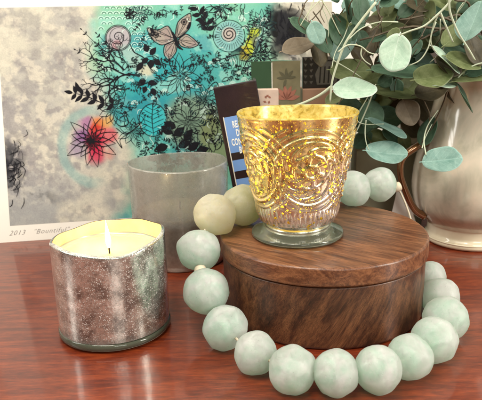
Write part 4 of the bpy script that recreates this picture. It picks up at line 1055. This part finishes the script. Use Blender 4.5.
    ((17.38, 62.5, 9.96), (0.342, -0.235, -0.91), (0.305, -0.881, 0.361), 1.06, 0.78, 'O', 0.12)]
STEMS = [
    ([(18.23, 52.5, 24.32), (17.74, 52.6, 23.39), (16.83, 52.7, 22.45), (15.89, 52.8, 21.67), (14.75, 52.9, 21.29), (13.94, 53.0, 20.98)], 0.099, 0.069, 'w'),
    ([(17.18, 52.8, 22.77), (16.78, 52.94, 21.81), (16.63, 53.08, 20.83), (16.47, 53.22, 19.83), (15.88, 53.36, 18.83), (14.9, 53.5, 18.34)], 0.071, 0.05, 'w'),
    ([(16.89, 52.8, 21.97), (16.61, 53.03, 20.83), (16.82, 53.27, 19.99), (17.46, 53.5, 19.29)], 0.065, 0.046, 'w'),
    ([(17.75, 52.5, 24.02), (17.97, 52.62, 22.74), (18.8, 52.75, 21.1), (19.8, 52.88, 19.76), (20.53, 53.0, 18.73)], 0.106, 0.074, 'w'),
    ([(17.15, 52.7, 22.77), (17.78, 52.85, 21.62), (18.52, 53.0, 20.29)], 0.105, 0.069, 'w'),
    ([(11.9, 53.5, 23.73), (10.61, 53.6, 22.13), (9.46, 53.7, 20.5), (8.81, 53.8, 18.82), (8.33, 53.9, 17.09), (8.2, 54.0, 15.33)], 0.116, 0.081, 'w'),
    ([(14.37, 55.5, 22.07), (12.69, 55.17, 22.11), (11.04, 54.83, 21.64), (9.77, 54.5, 20.65)], 0.066, 0.046, 'w'),
    ([(8.72, 53.3, 19.69), (9.58, 53.35, 20.25), (10.63, 53.4, 20.14), (11.35, 53.45, 19.62), (11.88, 53.5, 19.43)], 0.071, 0.05, 'w'),
    ([(10.82, 53.5, 20.05), (10.76, 53.5, 19.38), (11.12, 53.5, 18.86), (11.65, 53.5, 18.5)], 0.059, 0.042, 'w'),
    ([(12.93, 55.5, 22.45), (12.3, 55.6, 20.92), (11.3, 55.7, 19.02), (10.45, 55.8, 17.25), (9.68, 55.9, 15.63), (8.89, 56.0, 14.16)], 0.07, 0.049, 'd'),
    ([(12.64, 56.0, 16.28), (11.96, 56.0, 14.45), (11.17, 56.0, 12.6), (10.45, 56.0, 11.29), (9.92, 56.0, 9.57)], 0.071, 0.05, 'w'),
    ([(11.69, 55.0, 13.48), (11.64, 55.03, 12.37), (11.77, 55.07, 11.42), (12.08, 55.1, 10.65)], 0.057, 0.04, 'w'),
    ([(12.61, 55.5, 16.68), (11.75, 55.58, 15.24), (10.98, 55.65, 13.59), (11.67, 55.72, 13.01), (13.56, 55.8, 12.95)], 0.051, 0.036, 'w'),
    ([(20.72, 56.5, 18.22), (19.82, 56.75, 16.4), (19.37, 57.0, 14.52), (18.72, 57.25, 12.6), (18.12, 57.5, 11.02)], 0.106, 0.074, 'd'),
    ([(22.23, 53.5, 18.5), (21.08, 53.67, 18.35), (20.13, 53.83, 17.85), (19.53, 54.0, 17.16)], 0.078, 0.055, 'w'),
    ([(4.76, 55.8, 14.66), (6.19, 55.3, 15.23), (7.4, 54.8, 15.89), (8.4, 54.3, 16.71)], 0.134, 0.134, 'w'),
    ([(7.86, 55.0, 24.48), (6.82, 55.0, 23.59), (6.12, 55.0, 22.77), (5.6, 55.0, 21.94)], 0.048, 0.034, 'w'),
    ([(6.98, 55.0, 24.5), (6.38, 55.0, 23.1), (6.21, 55.0, 22.27)], 0.042, 0.029, 'w'),
    ([(7.16, 55.0, 24.58), (8.07, 55.17, 23.23), (8.64, 55.33, 22.21), (9.22, 55.5, 21.17)], 0.055, 0.038, 'w'),
    ([(9.38, 56.0, 22.2), (8.58, 56.17, 23.09), (9.17, 56.33, 21.52), (10.34, 56.5, 19.73)], 0.05, 0.035, 'd'),
    ([(17.39, 56.5, 15.0), (18.16, 56.83, 13.25), (17.72, 57.17, 11.09), (17.39, 57.5, 10.05)], 0.06, 0.042, 'd'),
    ([(16.54, 53.5, 11.02), (17.23, 55.0, 11.67), (18.28, 56.5, 12.72)], 0.052, 0.036, 'w'),
    ([(16.81, 53.1, 10.45), (16.9, 54.23, 11.62), (17.55, 55.37, 12.82), (18.77, 56.5, 14.03)], 0.064, 0.045, 'w'),
    ([(8.79, 56.5, 18.87), (10.38, 56.5, 17.93), (11.51, 56.5, 17.18)], 0.057, 0.04, 'w'),
    ([(10.29, 56.94, 22.12), (9.67, 56.18, 20.83), (8.81, 55.43, 19.57), (8.41, 54.68, 18.27)], 0.05, 0.035, 'w'),
    ([(12.04, 54.68, 23.91), (12.79, 56.16, 22.63), (13.43, 57.63, 21.26), (13.41, 59.1, 19.78)], 0.054, 0.038, 'd'),
    ([(20.19, 54.26, 24.37), (19.99, 55.2, 23.39), (19.73, 56.15, 22.37), (20.96, 57.09, 21.23)], 0.049, 0.034, 'w'),
    ([(21.86, 56.24, 20.41), (21.35, 56.4, 19.59), (21.21, 56.56, 18.76), (20.9, 56.72, 17.89)], 0.05, 0.035, 'd'),
    ([(20.54, 57.03, 18.78), (19.79, 56.2, 18.08), (18.68, 55.37, 17.4), (18.73, 54.54, 16.69)], 0.044, 0.031, 'd'),
    ([(18.61, 56.96, 22.23), (18.91, 57.61, 20.96), (19.55, 58.27, 19.65), (18.5, 58.92, 18.28)], 0.056, 0.039, 'w'),
    ([(18.79, 57.07, 21.37), (18.98, 57.77, 20.54), (18.77, 58.48, 19.69), (20.43, 59.19, 18.74)], 0.058, 0.041, 'd'),
    ([(20.94, 54.56, 18.73), (21.07, 55.57, 17.8), (21.79, 56.58, 16.83), (20.79, 57.6, 15.82)], 0.053, 0.037, 'd'),
    ([(7.33, 56.33, 24.07), (7.92, 56.07, 23.02), (8.21, 55.8, 21.99), (8.19, 55.54, 20.93)], 0.038, 0.027, 'w'),
    ([(13.0, 55.92, 24.48), (12.21, 55.69, 23.5), (11.3, 55.45, 22.53), (12.66, 55.22, 21.48)], 0.044, 0.031, 'd'),
    ([(7.97, 57.88, 23.54), (7.07, 57.49, 22.61), (6.1, 57.09, 21.68), (7.06, 56.69, 20.68)], 0.059, 0.041, 'd'),
    ([(20.6, 56.97, 23.65), (20.2, 57.16, 22.91), (20.23, 57.36, 22.15), (20.23, 57.56, 21.35)], 0.038, 0.027, 'w'),
    ([(16.37, 54.61, 20.87), (15.92, 56.15, 19.79), (15.65, 57.7, 18.64), (16.31, 59.25, 17.36)], 0.054, 0.038, 'd'),
    ([(7.63, 57.1, 24.65), (7.81, 56.35, 23.82), (7.44, 55.6, 23.03), (7.72, 54.85, 22.2)], 0.055, 0.039, 'd'),
    ([(16.36, 56.08, 19.67), (15.71, 57.06, 18.24), (15.09, 58.03, 16.74), (15.22, 59.01, 15.11)], 0.04, 0.028, 'd'),
    ([(13.82, 58.47, 24.02), (13.27, 58.21, 23.06), (13.4, 57.96, 22.09), (12.22, 57.7, 21.11)], 0.041, 0.028, 'd'),
    ([(12.61, 55.22, 23.86), (12.42, 55.01, 23.0), (12.73, 54.8, 22.13), (11.58, 54.59, 21.27)], 0.051, 0.036, 'd'),
    ([(13.05, 57.42, 23.68), (13.22, 57.84, 22.13), (13.06, 58.26, 20.55), (12.94, 58.68, 18.87)], 0.044, 0.031, 'd'),
    ([(10.05, 53.93, 24.16), (9.91, 55.48, 23.26), (10.32, 57.02, 22.27), (9.66, 58.57, 21.22)], 0.059, 0.041, 'd'),
    ([(16.68, 55.42, 24.06), (15.88, 56.17, 22.69), (15.17, 56.93, 21.25), (16.26, 57.68, 19.65)], 0.044, 0.031, 'd'),
    ([(18.24, 58.49, 23.26), (17.92, 57.84, 22.23), (17.22, 57.19, 21.21), (16.57, 56.54, 20.18)], 0.06, 0.042, 'd'),
    ([(6.71, 55.58, 24.56), (6.04, 55.6, 23.8), (5.84, 55.61, 23.03), (6.57, 55.63, 22.21)], 0.049, 0.034, 'd'),
    ([(6.06, 55.4, 23.75), (5.75, 55.38, 22.97), (5.55, 55.37, 22.19), (6.47, 55.35, 21.34)], 0.065, 0.045, 'd'),
    ([(9.73, 56.25, 23.4), (8.95, 57.29, 22.17), (8.63, 58.33, 20.86), (8.34, 59.36, 19.45)], 0.043, 0.03, 'd'),
    ([(13.07, 57.91, 23.68), (13.18, 57.96, 22.15), (13.14, 58.01, 20.59), (13.65, 58.06, 18.94)], 0.068, 0.048, 'd'),
    ([(6.85, 56.0, 23.17), (7.71, 55.97, 21.9), (8.08, 55.95, 20.62), (8.42, 55.92, 19.29)], 0.062, 0.043, 'd'),
    ([(23.7, 59.7, 4.5), (23.86, 59.21, 18.5), (23.06, 59.6, 21.44), (22.42, 59.5, 20.28)], 0.16, 0.09, 'd'),
    ([(23.7, 59.7, 4.5), (23.18, 60.22, 18.5), (21.39, 59.1, 22.39), (19.08, 58.5, 22.19)], 0.16, 0.09, 'd'),
    ([(23.7, 59.7, 4.5), (23.51, 58.97, 18.5), (20.5, 59.1, 21.51), (17.3, 58.5, 20.42)], 0.16, 0.09, 'd'),
    ([(23.7, 59.7, 4.5), (22.51, 60.09, 18.5), (21.86, 58.6, 23.25), (20.01, 57.5, 23.9)], 0.16, 0.09, 'd'),
    ([(23.7, 59.7, 4.5), (23.82, 58.91, 18.5), (19.38, 58.6, 22.43), (15.06, 57.5, 22.27)], 0.16, 0.09, 'd'),
    ([(23.7, 59.7, 4.5), (24.49, 58.97, 18.5), (17.46, 58.1, 21.6), (11.23, 56.5, 20.59)], 0.16, 0.09, 'd'),
    ([(23.7, 59.7, 4.5), (22.42, 58.88, 18.5), (23.74, 59.1, 22.34), (23.78, 58.5, 22.07)], 0.16, 0.09, 'd')]
SMALL = ([], [], [], [])
LM = ['P', 'T', 'G', 'O', 'B', 'E']
def make_leaf(c, L, N, a, b, mk_, cup, single=True):
    L = Vector(L).normalized(); N = Vector(N).normalized(); W = N.cross(L).normalized(); N = L.cross(W)
    V, F, UV = [], [], []; nr, na = 7, 40
    seed = rnd.uniform(0, 99)
    def P(u, w, dn):
        h = cup*(u*u*.5+w*w)*a - .10*a*math.exp(-(w/.12)**2)*0.35 + .05*a*math.sin(3*u+seed)*w
        return (L*u*a + W*w*b + N*(h+dn))
    rings = []
    for sd, dn in ((0, .025), (1, -.025)):
        idx0 = len(V); V.append(tuple(P(0, 0, dn))); UV.append((0, 0)); prev = None
        for j in range(1, nr+1):
            r = j/nr; cur = []
            for k in range(na):
                t_ = 2*PI*k/na
                e = 1+.03*math.sin(3*t_+seed)+.02*math.sin(5*t_+seed*2)
                if math.cos(t_) > .9: e += (math.cos(t_)-.9)*.7
                u, w = r*math.cos(t_)*e, r*math.sin(t_)*e
                cur.append(len(V)); V.append(tuple(P(u, w, dn*(1-.6*r)))); UV.append((r*math.cos(t_), r*math.sin(t_)))
            for k in range(na):
                k2 = (k+1) % na
                q = (idx0, cur[k], cur[k2]) if prev is None else (prev[k], cur[k], cur[k2], prev[k2])
                F.append(q if sd == 0 else q[::-1])
            prev = cur
        rings.append(prev)
    for k in range(na): F.append((rings[0][k], rings[1][k], rings[1][(k+1) % na], rings[0][(k+1) % na]))
    n0 = len(V)
    st = smooth_path([P(-.9, 0, 0), P(-1.06, .02, -.04), P(-1.16, .05, -.15)], 4)
    tube(st, .055, 6, V, F); UV += [(-1, 0)]*(len(V)-n0)
    if not single:
        b_ = len(SMALL[0]); off = Vector(c)-O
        SMALL[0].extend(tuple(Vector(p)+off) for p in V); SMALL[1].extend(tuple(q+b_ for q in f) for f in F)
        SMALL[2].extend([LM.index(mk_[4:])]*len(F)); SMALL[3].extend(UV); return
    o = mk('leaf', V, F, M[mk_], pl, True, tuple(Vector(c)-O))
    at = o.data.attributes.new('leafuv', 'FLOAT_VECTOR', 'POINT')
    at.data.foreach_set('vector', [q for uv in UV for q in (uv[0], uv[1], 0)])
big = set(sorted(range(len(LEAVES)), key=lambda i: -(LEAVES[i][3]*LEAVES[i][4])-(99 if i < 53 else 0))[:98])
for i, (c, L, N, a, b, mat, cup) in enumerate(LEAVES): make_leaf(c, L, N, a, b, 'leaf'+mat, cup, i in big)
o = mk('small_leaves', SMALL[0], SMALL[1], [M['leaf'+q] for q in LM], pl, True, mi=SMALL[2], kind='stuff')
o.data.attributes.new('leafuv', 'FLOAT_VECTOR', 'POINT').data.foreach_set('vector', [q for uv in SMALL[3] for q in (uv[0], uv[1], 0)])
for (pts, r0, r1, mat) in STEMS:
    P = smooth_path([Vector(p)-O for p in pts], 6)
    V, F = tube(P, [r0+(r1-r0)*i/(len(P)-1) for i in range(len(P))], 8); mk('stem', V, F, M['stem'+mat], pl)

# ------------------------------------------------------------------ camera and light
cam = bpy.data.cameras.new('camera'); co = bpy.data.objects.new('camera', cam); COL.objects.link(co)
co.location = (0, 0, .215); co.rotation_euler = (Matrix.Rotation(math.radians(90-15.6), 3, 'X') @ Matrix.Rotation(math.radians(-1.46), 3, 'Z')).to_euler()
cam.sensor_width = 36; cam.lens = 36*599/482; cam.clip_start = .01; cam.clip_end = 50
cam.dof.use_dof = True; cam.dof.focus_distance = .46; cam.dof.aperture_fstop = 22
sc.camera = co

def area(name, loc, to, sx, sy, e, col):
    l = bpy.data.lights.new(name, 'AREA'); l.shape = 'RECTANGLE'; l.size = sx; l.size_y = sy; l.energy = e; l.color = col
    o = bpy.data.objects.new(name, l); COL.objects.link(o); o.location = loc
    o.rotation_euler = (Vector(to)-Vector(loc)).to_track_quat('-Z', 'Y').to_euler()
area('window_right', (1.45, -.15, .75), (0, .38, .05), .35, 1.1, 24, (1., .95, .84))
area('overhead_fill', (-.35, -.15, 1.5), (0, .40, 0), .8, .6, 19, (1., .92, .78))  # added overhead softbox for general fill
area('front_fill', (.5, -1.3, .95), (0, .45, .05), .7, .7, 9, (1., .97, .88))  # added softbox on the camera side, brightens the metallic surfaces
area('window_left', (-1.3, .1, .9), (0, .45, .05), .35, .9, 8, (1., .97, .90))
def point(name, loc, e, r, col):
    l = bpy.data.lights.new(name, 'POINT'); l.energy = e; l.shadow_soft_size = r; l.color = col
    o = bpy.data.objects.new(name, l); COL.objects.link(o); o.location = Vector(loc)*S
point('candle_glow', (-9.95, 42.16, 8.2), .045, .004, (1., .70, .34))
point('tealight_glow', (CX, CY, CZ+5.0), .30, .012, (1., .74, .30))

w = bpy.data.worlds.new('World'); sc.world = w; w.use_nodes = True
nt = w.node_tree; bg = nt.nodes['Background']
tc = nt.nodes.new('ShaderNodeTexCoord'); sp = nt.nodes.new('ShaderNodeSeparateXYZ'); rp = nt.nodes.new('ShaderNodeValToRGB')
mr = nt.nodes.new('ShaderNodeMapRange'); mr.inputs[1].default_value = -1; mr.inputs[2].default_value = 1
nt.links.new(tc.outputs['Generated'], sp.inputs[0]); nt.links.new(sp.outputs[2], mr.inputs[0]); nt.links.new(mr.outputs[0], rp.inputs[0])
cr = rp.color_ramp; cr.elements[0].position = .30; cr.elements[0].color = (.09, .07, .05, 1)
cr.elements[1].position = .85; cr.elements[1].color = (.86, .84, .72, 1)
e = cr.elements.new(.52); e.color = (.32, .30, .24, 1)
nt.links.new(rp.outputs[0], bg.inputs[0]); bg.inputs[1].default_value = .25

sc.render.engine = 'CYCLES'
sc.cycles.max_bounces = 12; sc.cycles.transparent_max_bounces = 16; sc.cycles.transmission_bounces = 10
sc.cycles.use_denoising = True; sc.cycles.sample_clamp_indirect = 6; sc.cycles.caustics_refractive = False; sc.cycles.caustics_reflective = False
sc.view_settings.view_transform = 'Standard'; sc.view_settings.look = 'None'
sc.view_settings.exposure = .25; sc.view_settings.gamma = 1; sc.view_settings.use_curve_mapping = False
sc.render.resolution_x, sc.render.resolution_y = 1024, 850
